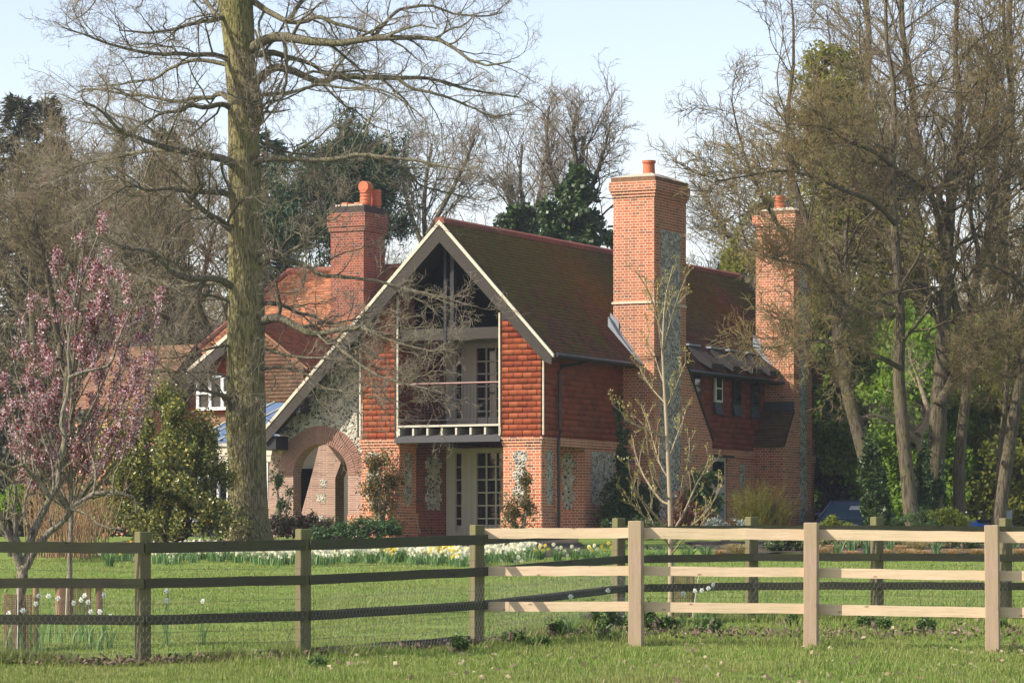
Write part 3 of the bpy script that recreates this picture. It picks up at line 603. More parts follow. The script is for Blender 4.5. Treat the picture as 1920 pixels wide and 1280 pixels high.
# ------------------------------------------------------------------ the big oak in front of the house
rg=np.random.default_rng(11)
OY=78.0
def oak():
    o=empty('oak_tree',tuple(W(465,1023,OY))); base=np.array(o.location)
    tag(o,'huge leafless oak with thick mossy trunk and boughs crossing the gable','tree')
    prof=[(466,1034,50),(466,1018,46),(466,1000,42),(465,975,38),(465,930,36.5),(463,860,35.5),(461,800,37),(461,760,37.5),(461,700,35),(462,600,34.5),(461,500,32.5),(459,400,30.5),(457,300,29.5),(455,200,28.5),(450,100,28.5),(446,40,31),(440,-10,33),(436,-80,26),(445,-180,22),(440,-300,18),(450,-420,13),(440,-560,7)]
    P=np.array([W(x,y,OY) for x,y,_ in prof]); R=np.array([r for *_,r in prof])*OY/F
    Q,RR=resample(P,R,150); s=56; th=2*np.pi*np.arange(s)/s; V=[]
    for i,(q_,r) in enumerate(zip(Q,RR)):
        z=q_[2]; fl=max(0,1-(z-2.1)/1.1)
        b=1+.02*np.sin(3*th+z*.8)+.02*np.sin(5*th-z*1.1+1)+.10*fl*fl*np.maximum(0,np.sin(4*th+.6))+.012*np.sin(23*th+1.6*np.sin(z*2.2)+z)+.010*np.sin(37*th-2*np.sin(z*1.7))+.006*rg.standard_normal(s)
        V.append(np.stack([q_[0]+r*b*np.cos(th),q_[1]+r*b*np.sin(th),np.full(s,z)],-1))
    V=np.array(V).reshape(-1,3)-base; k=len(Q); idx=np.arange(k*s).reshape(k,s); a=idx[:-1];b=idx[1:]
    Fc=np.stack([a,np.roll(a,-1,1),np.roll(b,-1,1),b],-1).reshape(-1,4)
    fastmesh('trunk',V,Fc,M['oak'],o,smooth=True)
    L=[ # pixel polyline, radius px start,end, depth change
     ([(435,40),(417,33),(400,38),(377,40),(345,50),(310,58),(270,62),(225,55)],7,1.5,-1.5),
     ([(425,35),(405,28),(392,10),(370,-15),(340,-40)],7,3,1.5),
     ([(440,118),(420,108),(395,102),(360,103),(330,100),(300,102),(262,97),(225,88),(190,78),(150,62),(118,52)],6.5,1.5,-2.5),
     ([(440,125),(410,118),(380,113),(350,116),(320,128),(290,148),(262,152),(225,158),(185,160)],5.5,1.4,2),
     ([(440,190),(425,183),(413,175),(395,184),(365,184),(330,192),(290,182),(250,178),(215,172),(175,165),(140,175)],6.5,1.5,1.5),
     ([(440,208),(425,198),(410,196),(385,202),(355,197),(340,208),(305,211),(285,222),(255,238),(225,262)],7,1.5,-2),
     ([(445,312),(432,305),(415,297),(385,292),(345,284),(305,276),(270,262),(235,250),(208,228),(190,208),(160,190)],11,1.6,-3),
     ([(320,280),(295,282),(262,285),(225,292),(180,302),(130,312),(80,305)],6,1.4,2),
     ([(440,370),(420,362),(395,360),(350,358),(310,352),(280,357),(240,348),(200,372),(150,400)],7.5,1.5,-2),
     ([(450,440),(430,428),(410,412),(390,402),(372,385),(362,366),(372,350)],9.5,3.5,-1),
     ([(450,545),(432,535),(412,524),(385,521),(350,522),(325,512),(307,495),(280,472),(250,466),(212,456),(170,440)],9,1.5,-2.5),
     ([(440,545),(412,531),(370,533),(325,537),(295,527),(250,517),(200,535),(165,568)],5.5,1.4,1.5),
     ([(445,580),(425,563),(390,552),(350,550),(300,548),(250,555),(200,560)],4.5,1.3,-1),
     ([(445,650),(425,648),(400,652),(372,660),(345,668),(300,672)],3.5,1.2,-1),
     ([(445,715),(425,706),(400,698),(370,697),(330,698),(298,697),(250,705)],4,1.2,-1.5),
     ([(460,782),(440,778),(431,762),(428,748),(412,738),(385,733),(355,728),(325,722)],7,1.8,-1.2),
     ([(470,0),(483,8),(499,20),(520,31),(540,41),(574,41),(593,31),(613,37),(640,48),(690,60),(740,78),(780,110)],8,1.6,-2),
     ([(540,41),(560,10),(575,-20),(590,-50)],5,3,1),
     ([(462,100),(477,88),(496,76),(523,68),(550,72),(574,77),(610,80),(640,81),(675,75),(707,72),(760,70),(807,72),(840,84),(873,107),(907,123),(957,117)],13,1.6,-3.5),
     ([(700,72),(715,52),(732,33),(753,18),(807,11),(853,27),(907,30),(940,22)],5,1.4,1),
     ([(462,104),(485,102),(512,99),(543,109),(584,120),(610,140),(650,150),(700,165)],9,1.6,2.5),
     ([(465,168),(483,150),(504,133),(520,126),(559,137),(590,152),(613,152),(640,143),(707,147),(773,147),(807,148),(850,160),(900,172),(973,184)],11,1.6,3),
     ([(745,147),(770,165),(800,172),(840,182),(880,200),(923,217),(960,215)],4,1.3,-1),
     ([(468,182),(490,178),(530,175),(560,170),(600,158),(640,165),(707,167),(757,190),(800,227)],5,1.3,-2),
     ([(462,240),(480,236),(489,225),(489,205),(480,190)],8,5,-.6),
     ([(468,262),(500,270),(533,284),(575,290),(620,285)],4.5,1.4,1.5),
     ([(462,318),(483,302),(510,298),(533,297),(585,300),(633,297),(670,290),(707,293),(773,300),(827,313),(870,318)],8.5,1.4,-3),
     ([(680,292),(720,300),(763,320),(790,347),(847,363),(885,372)],4.5,1.2,1),
     ([(462,505),(486,492),(505,481),(517,482),(540,474),(567,459),(586,437),(605,412),(640,385)],9,1.3,-1.5),
     ([(517,484),(545,490),(575,498),(600,515),(650,520),(720,530),(780,545),(840,560),(895,575)],6,1.2,-2.5),
     ([(466,575),(499,568),(531,572),(559,587),(588,592),(616,607),(660,600),(720,590)],6,1.2,1),
     ([(462,612),(490,601),(510,597),(524,596),(546,606),(569,620),(595,627),(625,620),(653,615),(681,615),(700,625),(740,640),(790,655),(850,655)],11.5,1.3,-2.5),
     ([(595,627),(612,634),(629,646),(660,670),(700,700),(760,720),(820,735)],6,1.2,-3.5),
     ([(466,700),(500,690),(540,690),(580,705),(606,727),(650,735),(700,742),(760,755)],4.5,1.1,-1.5),
     ([(466,650),(500,655),(550,668),(610,672),(670,680),(730,695),(790,712)],4,1.1,-2),
     ([(455,-60),(520,-90),(600,-110),(700,-100),(800,-60),(880,-40)],11,2,-3),
     ([(440,-60),(380,-90),(300,-90),(220,-50),(170,-20)],10,2,-3),
     ([(450,-120),(540,-160),(640,-180),(740,-170)],10,3,3),
     ([(445,-150),(360,-190),(270,-200),(190,-150)],9,3,3)]
    G=[];k1=dict(P=[],R=[])
    for pts,r0,r1,dy in L:
        P,R=chainpx(pts,(OY,OY+dy),(r0*.86*OY/F,r1*.9*OY/F),18); P=P+rg.normal(0,.012,P.shape)*np.linspace(0,1,18)[:,None]
        k1['P'].append(P-base); k1['R'].append(R)
    P=np.array(k1['P']);R=np.array(k1['R']); G0=[(P,R,8)]
    P1,R1=grow(P,R,9,(.16,.97),50,.26,8,.24,.03,.45,.9,rg,Lmin=.6,rmin=.008,absL=2.3,shrink=.5); 
    P1b,R1b=grow(P,R,5,(.6,1.),30,.26,8,.22,.02,.6,.9,rg,Lmin=.6,rmin=.008,absL=1.7,shrink=.3)
    P1=np.concatenate([P1,P1b]);R1=np.concatenate([R1,R1b])
    P2,R2=grow(P1,R1,6,(.12,1),42,.55,6,.30,.04,.6,1,rg,Lmin=.35,rmin=.005)
    P3,R3=grow(P2,R2,4,(.15,1),42,.55,5,.34,.04,.7,1,rg,Lmin=.22,rmin=.0038)
    P4,R4=grow(P3,R3,3,(.2,1),42,.55,4,.3,.03,.8,1,rg,Lmin=.12,rmin=.0032)
    V,Fc=tubes(G0+[(P1,R1,5)]); fastmesh('limbs',V,Fc,M['oaklimb'],o,smooth=True)
    V,Fc=tubes([(P2,R2,3),(P3,R3,3),(P4,R4,3)]); fastmesh('crown',V,Fc,M['oaktwig'],o)
    # epicormic shoots on the trunk
    n=46; ii=rg.integers(30,140,n); a=rg.uniform(0,2*np.pi,n); st=Q[ii]+np.stack([np.cos(a),np.sin(a),0*a],-1)*RR[ii,None]*.95
    st=np.stack([st,st+np.stack([np.cos(a),np.sin(a),0*a],-1)*.02],1)-base
    PE,RE=grow(st,np.full((n,2),.012),3,(.3,1),50,.3,5,.35,.12,.6,1,rg,Lmin=.2,absL=.6); PF,RF=grow(PE,RE,4,(.2,1),45,.5,4,.3,.05,.7,1,rg,Lmin=.1,rmin=.004)
    V,Fc=tubes([(PE,RE,3),(PF,RF,3)]); fastmesh('trunk_shoots',V,Fc,M['oaktwig'],o)
    box2=MB().cyl((0,0),.075,.07,-.10,.25,12,axis=1); sc=box2.build('sawn_stub',M['bark_pale'],o); sc.location=tuple(W(449,775,OY-.42)-base)
oak()

# ------------------------------------------------------------------ bare trees: procedural crowns on drawn trunks
def bare(name,trunks,label,cat='tree',group=None,seed=1,Y=110,mats=('bark','twig'),n1=16,L1=.42,a1=42,up=.10,n2=8,n3=6,n4=3,t1=(.35,1),rmin=.006,ivy=None,flat=.7,loc_px=None,wig=.16):
    """trunks: list of (pixel polyline, r0px, r1px, dY)"""
    r=np.random.default_rng(seed); 
    b=trunks[0][0][0]; base=W(b[0],b[1],Y) if loc_px is None else loc_px; base=base.copy(); base[2]=float(gz(base[0],base[1]))-.05
    o=empty(name,tuple(base)); tag(o,label,cat,group)
    Ps=[];Rs=[]
    for pts,r0,r1,dy in trunks:
        P,R=chainpx(pts,(Y,Y+dy),(r0*Y/F,r1*Y/F),18); Ps.append(P-base);Rs.append(R)
    P=np.array(Ps);R=np.array(Rs); P[0,0,2]=min(P[0,0,2],-.1)
    V,Fc=tubes([(P,R,12)]); fastmesh('trunk',V,Fc,M[mats[0]],o,smooth=True)
    P1,R1=grow(P,R,n1,t1,a1,L1,9,wig+.04,up,.36,flat,r,Lmin=1.0,rmin=.012,shrink=.5)
    P2,R2=grow(P1,R1,n2,(.12,1),42,.62,7,.20,up*.9,.55,1,r,Lmin=.6,rmin=.009)
    P3,R3=grow(P2,R2,n3,(.1,1),40,.55,5,.24,up*.7,.6,1,r,Lmin=.35,rmin=rmin)
    g=[(P3,R3,3)]
    if n4: P4,R4=grow(P3,R3,n4,(.15,1),38,.55,4,.25,up*.6,.7,1,r,Lmin=.2,rmin=rmin*.85); g.append((P4,R4,3))
    V,Fc=tubes([(P1,R1,6),(P2,R2,4)]); fastmesh('limbs',V,Fc,M[mats[0]],o,smooth=True)
    V,Fc=tubes(g); fastmesh('crown',V,Fc,M[mats[1]],o)
    return o,P+base,R,r
def copytree(o,loc,rz,s,label,group=None):
    c=o.copy(); COL.objects.link(c); c.location=loc; c.rotation_euler=(0,0,rz); c.scale=s if hasattr(s,'__len__') else (s,s,s); c['label']=label
    if group: c['group']=group
    for ch in o.children:
        d=ch.copy(); COL.objects.link(d); d.parent=c
    return c
# right-hand group beside the house (trunk pixels from the photograph)
T=bare
rt=[]
T('bare_tree',[([(1648,1000),(1632,900),(1607,800),(1585,720),(1572,640),(1562,560),(1535,470),(1500,380),(1480,300),(1478,200),(1490,90),(1480,-40)],15.8,1.4,1),
   ([(1572,640),(1590,560),(1585,450),(1600,330),(1620,200),(1610,60)],6.6,1.1,1.5),([(1566,590),(1530,520),(1470,440),(1420,350),(1390,270),(1370,180)],5.8,1.0,-2.5)],
  'leaning bare tree beside the far chimney, its tan trunk wrapped in ivy at the foot','tree',None,21,94,('bark','twig'),15,.34,48,.06,8,5,2,rmin=.0075)
T('bare_tree',[([(1712,990),(1702,900),(1692,800),(1685,700),(1688,600),(1682,500),(1676,400),(1672,300),(1678,180),(1660,60),(1665,-60)],14.9,2.2,1),
   ([(1686,590),(1640,590),(1600,580),(1560,545),(1520,500),(1470,490),(1430,480)],5.8,1.0,-4),([(1672,310),(1640,285),(1590,265),(1550,240),(1500,235)],5.0,1.0,-3),
   ([(1688,690),(1650,670),(1600,655),(1550,640),(1500,640),(1440,655)],5.4,1.0,-6),([(1678,420),(1640,380),(1590,360),(1520,330),(1460,320),(1400,330),(1340,340)],5.0,1.0,-6)],
  'tall dark-trunked bare tree with level boughs crossing the far chimney','tree',None,22,92,('bark','twig_olive'),25,.32,55,.04,8,5,2,rmin=.0075)
T('bare_tree',[([(1748,985),(1752,900),(1758,800),(1765,700),(1770,600),(1775,500),(1782,400),(1790,300),(1800,200),(1790,80),(1800,-60)],19.9,2.9,1),
   ([(1760,760),(1790,700),(1800,620),(1780,520),(1765,430),(1740,340),(1720,250),(1700,130),(1690,0)],10.8,1.4,2),
   ([(1775,500),(1760,420),(1745,370),(1700,330),(1650,310),(1600,300)],6.6,1.0,-3)],
  'thickest bare tree at the right, its trunk forking low above ivy','tree',None,23,96,('bark','twig'),27,.36,50,.06,8,5,2,rmin=.0075)
T('bare_tree',[([(1800,985),(1798,900),(1802,820),(1812,740),(1820,650),(1822,560),(1850,450),(1862,380),(1890,300),(1900,200),(1880,60),(1890,-60)],12.4,2.2,1),
   ([(1822,560),(1835,480),(1820,400),(1830,280),(1850,160),(1840,30)],5.8,1.1,-2)],
  'bare tree with a brown trunk just right of the forked one, arching to the right','tree',None,24,98,('bark','twig_olive'),27,.36,50,.06,8,5,2,rmin=.0075)
T('bare_tree',[([(1868,1000),(1880,920),(1892,840),(1905,760),(1920,680),(1935,600),(1950,480),(1940,350),(1960,200),(1950,40),(1960,-80)],14.1,2.5,1),
   ([(1876,940),(1876,850),(1885,760),(1890,650),(1900,560),(1920,450)],7.5,1.8,2),([(1935,600),(1900,600),(1860,640),(1840,680)],5.8,1.0,-3)],
  'mossy bare tree at the right edge of the photo, its trunk leaning outward','tree',None,25,93,('bark','twig_olive'),27,.36,52,.05,8,5,2,rmin=.0075)
T('bare_tree',[([(1560,1000),(1558,900),(1552,800),(1548,700),(1545,560),(1555,420),(1540,300),(1560,160),(1550,20)],7.5,1.4,1)],
  'slim bare tree half hidden behind the far chimney','tree',None,26,112,('bark','twig'),20,.34,45,.08,8,6,3)
T('bare_tree',[([(1720,985),(1725,910),(1728,860),(1722,820),(1712,800)],9.1,7.2,.5),([(1715,822),(1690,800),(1660,785),(1635,780),(1600,782)],5.8,1.1,-1),([(1722,815),(1740,780),(1725,720),(1710,680)],8.3,1.4,.5)],
  'old pollarded tree with a knobbly pale head between the tall trunks','tree',None,27,97,('bark_pale','twig_grey'),7,.5,50,.1,5,4,0,t1=(.6,1))
# central bare trees behind the roof
T('bare_tree',[([(1080,1000),(1080,700),(1082,520),(1085,420),(1088,330),(1095,260)],13,4,1),([(1084,430),(1060,380),(1035,320),(1025,250),(1030,200)],6,2,1),([(1086,400),(1110,350),(1130,290),(1145,230)],6,2,-1),
   ([(1086,360),(1080,300),(1075,250),(1082,200)],5,2,-.5)],
  'grey bare tree rising behind the main roof with its trunk clothed in ivy','tree',None,31,125,('bark','twig_grey'),13,.36,40,.10,7,5,2,t1=(.3,.92),rmin=.009)
b0,_,_,_=T('bare_tree',[([(800,1000),(802,700),(800,500),(795,400),(800,330),(810,270)],8,2,1),([(800,480),(770,400),(755,330),(760,270)],5,2,1),([(801,440),(840,370),(870,310),(890,260)],5,2,-1)],
  'grey-brown bare tree behind the peak of the gable','tree',None,32,130,('bark','twig_grey'),14,.36,42,.09,7,5,2,t1=(.3,.92),rmin=.009)
b1,_,_,_=T('bare_tree',[([(985,1000),(985,700),(980,500),(985,420),(975,340),(980,270)],8,2,1),([(984,480),(960,400),(945,340)],5,2,1),([(985,430),(1010,370),(1020,300)],5,2,-1)],
  'slender bare tree behind the ridge, left of the ivy-clad trunk','tree',None,33,135,('bark','twig_grey'),14,.34,40,.10,7,5,2,t1=(.3,.92),rmin=.009)
gl='bare trees of the wood beyond the house'
def put(src,px,Y,rz,s,label,g=gl):
    x=(px-CX)/F*Y; return copytree(src,(x,Y,float(gz(x,Y))-.05),rz,s,label,g)
put(b0,900,140,2.1,(.9,.9,.70),'bare tree seen between the gable peak and the slender tree behind the ridge')
put(b1,1180,138,1.0,(.9,.9,.60),'bare tree whose top shows just left of the near chimney')
put(b0,1310,128,3.6,(1.0,1.0,.66),'bare tree behind the roof between the two tall chimneys')
put(b1,1400,120,4.4,(1.2,1.2,.80),'bare tree reaching over the far chimney pot')
put(b0,1440,135,.7,(1.2,1.2,.78),'bare tree in the wood behind the far chimney')
put(b1,700,150,2.9,(1.1,1.1,.75),'bare tree behind the rear chimney beside the dark pine')
# right-hand wood copies
r0,_,_,_=T('bare_tree',[([(1620,1000),(1625,800),(1615,600),(1620,420),(1610,250),(1630,100),(1620,-40)],12,4,1),([(1618,560),(1650,440),(1690,330),(1710,200)],7,2.5,1),([(1616,500),(1580,400),(1560,290),(1530,170)],7,2.5,-1)],
  'dense olive-twigged bare tree behind the leaning ivy-footed one','tree',None,41,118,('bark','twig_olive'),20,.36,42,.1,8,5,2,t1=(.2,1),rmin=.008)
put(r0,1735,122,2.3,(1.1,1.1,1.08),'dense olive-twigged tree behind the forked trunk')
put(r0,1860,125,4.0,(1.1,1.1,1.12),'dense olive-twigged tree behind the arching trunk at the right')
put(r0,1960,116,5.2,1.1,'dense olive-twigged tree cut by the right edge of the photo')
put(r0,1520,140,1.2,(1.1,1.1,.85),'dense olive-twigged tree farthest back, above the roof end')
# left-hand wood
l0,_,_,_=T('bare_tree',[([(300,1000),(302,800),(298,600),(305,460),(300,360),(310,260)],12,3,1),([(301,600),(260,480),(240,380),(225,300)],7,2.5,1),([(300,560),(345,450),(360,350),(370,290)],7,2.5,-1)],
  'brown dense-twigged tree in the wood just left of the oak','tree',None,51,118,('bark','twig'),20,.45,42,.12,8,5,2,t1=(.2,1),rmin=.008)
for px,Y,rz,s,lb in ((170,122,2.,(1.1,1.1,.98),'brown dense-twigged tree behind the blossoming tree'),(60,118,3.3,(1.05,1.05,.86),'brown dense-twigged tree near the left edge of the photo'),(400,128,4.4,(1.2,1.2,.9),'brown dense-twigged tree whose crown shows on both sides of the oak trunk'),
    (-30,126,1.1,1.0,'brown dense-twigged tree cut by the left edge of the photo'),(240,135,5.3,(1.3,1.3,.98),'brown dense-twigged tree farthest back in the left wood'),(560,140,.6,(1.2,1.2,.82),'brown dense-twigged tree between the oak and the pine'),(110,108,4.9,(.9,.9,.75),'brown dense-twigged tree nearest behind the pink blossom'),(330,106,.4,(.8,.8,.75),'brown dense-twigged tree above the low wing of the house')):
    put(l0,px,Y,rz,s,lb)
# ------------------------------------------------------------------ evergreens and leafy trees
GR=lambda *c:list(c)
M['conifer']=mat_leaf('conifer_needles',[(.02,.045,.025),(.045,.085,.04),(.08,.13,.05)],.7,.1)
M['conifer_brown']=mat_leaf('old_conifer_needles',[(.04,.05,.03),(.10,.085,.05),(.07,.085,.04)],.7,.1)
M['ivy']=mat_leaf('ivy_leaves',[(.02,.045,.013),(.05,.095,.026),(.11,.16,.045)],.4,.2,.45)
M['green']=mat_leaf('fresh_leaves',[(.12,.21,.02),(.24,.38,.045),(.36,.50,.09)],.5,.6)
M['yellowgreen']=mat_leaf('yellow_green_leaves',[(.18,.20,.03),(.29,.31,.06),(.38,.33,.08)],.5,.6)
M['holly']=mat_leaf('variegated_leaves',[(.07,.10,.022),(.14,.18,.04),(.24,.25,.06),(.56,.46,.10)],.4,.25,.45)
M['darkshrub']=mat_leaf('dark_shrub_leaves',[(.02,.035,.02),(.05,.075,.045),(.10,.12,.07)],.5,.15)
def leafy(name,parts,label,cat,mat,n,size,seed,Y=100,trunk=None,bx_=None,gap=(1.,-.2),stem='bark',asp=.6,group=None,lump=.2,shell=.45,pname='crown',twigs=0):
    """parts: list of (px,py,rx_px,ry_px[,dY]) ellipses of foliage"""
    r=np.random.default_rng(seed); sc=Y/F
    bx=np.mean([p[0] for p in parts]) if bx_ is None else bx_
    x0=(bx-CX)/F*Y; base=np.array([x0,Y,float(gz(x0,Y))-.03]); o=empty(name,tuple(base)); tag(o,label,cat,group)
    area=sum(p[2]*p[3] for p in parts); pts=[]
    for p in parts:
        c=W(p[0],p[1],Y+(p[4] if len(p)>4 else 0)); m=max(30,int(n*p[2]*p[3]/area*1.5)); rx,rz=p[2]*sc,p[3]*sc
        pts.append(blobpts(c,(rx,max(rx,.3*rz)*.9,rz),m,r,shell,lump))
    P=gaps(np.concatenate(pts),r,gap[0],gap[1]); P=P[P[:,2]>base[2]+.03][:n]
    V,Fc=leaves(P-base,size,r,asp); fastmesh(pname,V,Fc,M[mat] if isinstance(mat,str) else mat,o)
    top=[W(p[0],p[1]-p[3]*.3,Y+(p[4] if len(p)>4 else 0)) for p in parts]
    ch=[]
    for t_ in top:
        mid=(t_+base)/2+r.normal(0,.05,3); ch.append(resample([base,mid,t_],[.06,.045,.015],8))
    if trunk is not None: ch.append(chainpx(trunk[0:1][0:1]+trunk[1:-2],Y,(trunk[-2]*sc,trunk[-1]*sc),8))
    Pc=np.array([c[0] for c in ch])-base; Rc=np.array([c[1] for c in ch])
    g=[(Pc,Rc,6)]
    if twigs:
        P1,R1=grow(Pc,Rc,twigs,(.3,1),45,.4,5,.2,.05,.5,1,r,Lmin=.2,rmin=.006); P2,R2=grow(P1,R1,4,(.2,1),40,.5,4,.25,.05,.6,1,r,Lmin=.12,rmin=.005); g+=[(P1,R1,4),(P2,R2,3)]
    V,Fc=tubes(g); fastmesh('stems' if cat in('shrub','plant','climber') else 'trunk',V,Fc,M[stem],o,smooth=True)
    return o
def conifer(px,ytop,Y,wpx,label,seed,mat='conifer',droop=-.25,ylow=900,n=26,dens=1.0,lift=0):
    r=np.random.default_rng(seed); x=(px-CX)/F*Y; zt_=CZ+(HY-ytop)/F*Y; zb_=float(gz(x,Y)); Hh=zt_-zb_; wd=wpx*Y/F
    o=empty('conifer_tree',(x,Y,zb_)); tag(o,label,'tree')
    P=np.array([[[0,0,0],[0.05,0,Hh*.4],[0,.05,Hh*.75],[0,0,Hh]]]); R=np.array([[.35,.25,.12,.02]]); V,Fc=tubes([(P,R,8)]); fastmesh('trunk',V,Fc,M['bark'],o,smooth=True)
    m=int(n*14*dens); t=r.uniform(.22,.995,m); a=r.uniform(0,2*np.pi,m); L=wd*(1-t)**.62*r.uniform(.6,1.15,m)+.3
    p0=np.stack([0*t,0*t,t*Hh],-1); d=np.stack([np.cos(a),np.sin(a),np.full(m,droop)+r.normal(0,.12,m)+lift*(t>.8)],-1); pts=np.stack([p0+d*L[:,None]*s_+np.array([0,0,1])*(.10*s_*s_*L)[:,None] for s_ in np.linspace(0,1,5)],1)
    V,Fc=tubes([(pts,np.repeat(np.linspace(.05,.012,5)[None],m,0),4)]); fastmesh('branches',V,Fc,M['bark'],o)
    k=46; s_=r.uniform(.25,1.02,(m,k))**.8; i=np.clip((s_*4).astype(int),0,3); f=(s_*4-i)[...,None]; rows=np.arange(m)[:,None]
    q=pts[rows,i]*(1-f)+pts[rows,i+1]*f; side=np.stack([-np.sin(a),np.cos(a),0*a],-1)[:,None,:]
    q=q+side*r.normal(0,.16,(m,k,1))*(L[:,None,None]*(1.1-s_[...,None]))+r.normal(0,.05,(m,k,3)); q[...,2]-=np.abs(r.normal(0,.10,(m,k)))
    dd=np.repeat(nrm(d)[:,None,:],k,1).reshape(-1,3)
    V,Fc=leaves(q.reshape(-1,3),.30,r,.22,dirs=dd); fastmesh('crown',V,Fc,M[mat],o)
    return o
conifer(35,178,135,110,'dark spruce with a ragged top at the left edge of the photo',61,'conifer_brown')
conifer(85,172,140,95,'brownish conifer standing right of the ragged spruce',62,'conifer_brown')
conifer(310,238,140,90,'dark conifer behind the brown trees left of the oak',63,'conifer_brown')
conifer(500,240,140,110,'blue-black spruce close behind the oak trunk',64,'conifer',-.3)
def pine():
    o=leafy('pine_tree',[(660,262,38,40),(630,300,60,40),(700,300,52,42),(590,350,60,50),(655,350,85,55),(725,345,50,50),(570,410,50,60),(620,430,80,60),(690,410,70,60),(735,400,35,50),(540,400,30,45)],
      'rounded dark green pine behind the rear chimney','tree','conifer',64000,.22,65,124,gap=(.9,-.35),asp=.22,lump=.3,shell=.3)
    return o
pine()
# ivy on the central trunk and the ivy bush beside it
leafy('ivy_mass',[(1085,330,20,30),(1080,370,30,40),(1062,410,45,40),(1095,420,32,50),(1075,460,50,40),(1030,400,22,22),(1040,440,35,30)],'ivy smothering the trunk behind the main roof','ivy','ivy',22000,.16,71,124,gap=(.7,-.1),asp=.9)
leafy('ivy_bush',[(975,415,34,26),(960,440,26,24),(1000,435,30,26),(1150,450,14,20)],'dark ivy clump behind the ridge, left of the ivy-clad trunk','ivy','ivy',9000,.16,72,126,gap=(.7,-.1),asp=.9)
# green leafing trees behind the right-hand trunks
leafy('leafing_tree',[(1618,700,78,90),(1592,780,55,80),(1660,790,80,90),(1620,860,78,60),(1640,620,70,60),(1560,810,26,60,3)],'bright green leafing tree behind the ivy-footed trunk','tree','green',46000,.16,81,104.5,bx_=1640,gap=(1,-.25))
leafy('leafing_tree',[(1730,720,90,90),(1700,820,80,90),(1770,850,70,90),(1740,930,90,60),(1790,760,60,70)],'bright green leafing tree behind the forked trunk and pollard','tree','green',46000,.16,82,101,bx_=1735,gap=(1,-.25))
leafy('leafing_tree',[(1880,740,80,100),(1860,860,80,80),(1920,820,60,100),(1900,950,90,50)],'yellow-green leafing tree behind the trunks at the right edge','tree','yellowgreen',34000,.15,83,101,gap=(1,-.2))
leafy('leafing_tree',[(1560,130,55,45),(1545,200,60,55),(1590,230,50,60),(1530,270,40,40),(1570,330,70,60),(1620,420,90,80),(1560,470,80,80),(1700,500,90,80),(1560,590,60,60),(1660,620,90,60)],'tall pale green leafing tree rising through the bare twigs above the far chimney','tree','yellowgreen',46000,.16,84,107,gap=(.8,.0),asp=.55)
leafy('leafing_tree',[(1430,400,30,40),(1380,490,30,40),(1400,560,40,40),(1410,470,30,40)],'small pale green leafing tree left of the far chimney','tree','yellowgreen',7000,.13,85,118,gap=(.8,.05))
leafy('yew_shrub',[(1560,880,50,60),(1590,920,50,50),(1535,930,30,50),(1570,960,60,40)],'dark blue-green yew between the house end and the parked car','shrub','darkshrub',30000,.12,86,107,gap=(.7,-.3),asp=.35)
leafy('dark_shrub',[(1840,930,60,50),(1905,920,40,60),(1800,960,40,30)],'dark evergreen shrub behind the trunks at the far right','shrub','darkshrub',16000,.12,87,103,gap=(.7,-.3))
# the wood that closes the view, and its undergrowth
def wood(name,x0,x1,Y,h,dens,mt,seed,label,hv=.15):
    r=np.random.default_rng(seed); n=int((x1-x0)*dens); x=r.uniform(x0,x1,n); y=Y+r.uniform(-3,10,n); hh=h*(1+hv*np.sin(x*.45+seed)+.2*np.sin(x*1.3)); 
    z=gz(x,y)+hh*r.uniform(0,1,n)**.8; st=np.stack([x,y,z],-1); st=np.stack([st,st+r.normal(0,.1,(n,3))+np.array([0,0,.3])],1)
    P,R=grow(st,np.full((n,2),.018),2,(0,1),30,.5,5,.3,.12,.7,1,r,Lmin=.8,absL=1.8,rmin=.01); P2,R2=grow(P,R,4,(.1,1),40,.5,3,.3,.05,.7,1,r,Lmin=.3,rmin=.009)
    V,Fc=tubes([(P,R,3),(P2,R2,3)]); return tag(fastmesh(name,V,Fc,M[mt]),label,'wood',kind='stuff')
wood('distant_wood',-30,-4,146,9,500,'twig',91,'brown tangled wood closing the view on the left')
wood('distant_wood',-4,9,150,8.0,330,'twig_grey',92,'grey-brown wood closing the view behind the roof')
wood('distant_wood',8,32,142,10.0,620,'twig_olive',93,'olive-brown wood closing the view on the right')
def undergrowth(x0,x1,Y,h,n,mt,seed,label,size=.2,stp=2.):
    r=np.random.default_rng(seed); x=r.uniform(x0,x1,n); hh=h*(1+.25*np.sin(x*.6+seed)+.15*np.sin(x*1.9)); y=Y+r.uniform(-stp,stp,n); z=gz(x,y)+hh*r.uniform(0,1,n)
    P=gaps(np.stack([x,y,z],-1),r,.9,-.6); V,Fc=leaves(P,size,r,.7); return tag(fastmesh('undergrowth',V,Fc,M[mt]),label,'undergrowth',kind='stuff')
undergrowth(-32,-7,134,6.5,60000,'conifer_brown',94,'dark evergreen undergrowth in the left wood',.26,4)
undergrowth(-8,10,142,5.5,30000,'conifer_brown',95,'dark undergrowth behind the house',.26,4)
undergrowth(7,30,128,8.5,90000,'green',96,'dark green undergrowth in the right wood',.26,4)
undergrowth(-24,-9,97,2.6,26000,'conifer_brown',97,'low dark hedge behind the blossoming tree',.16,1.5)

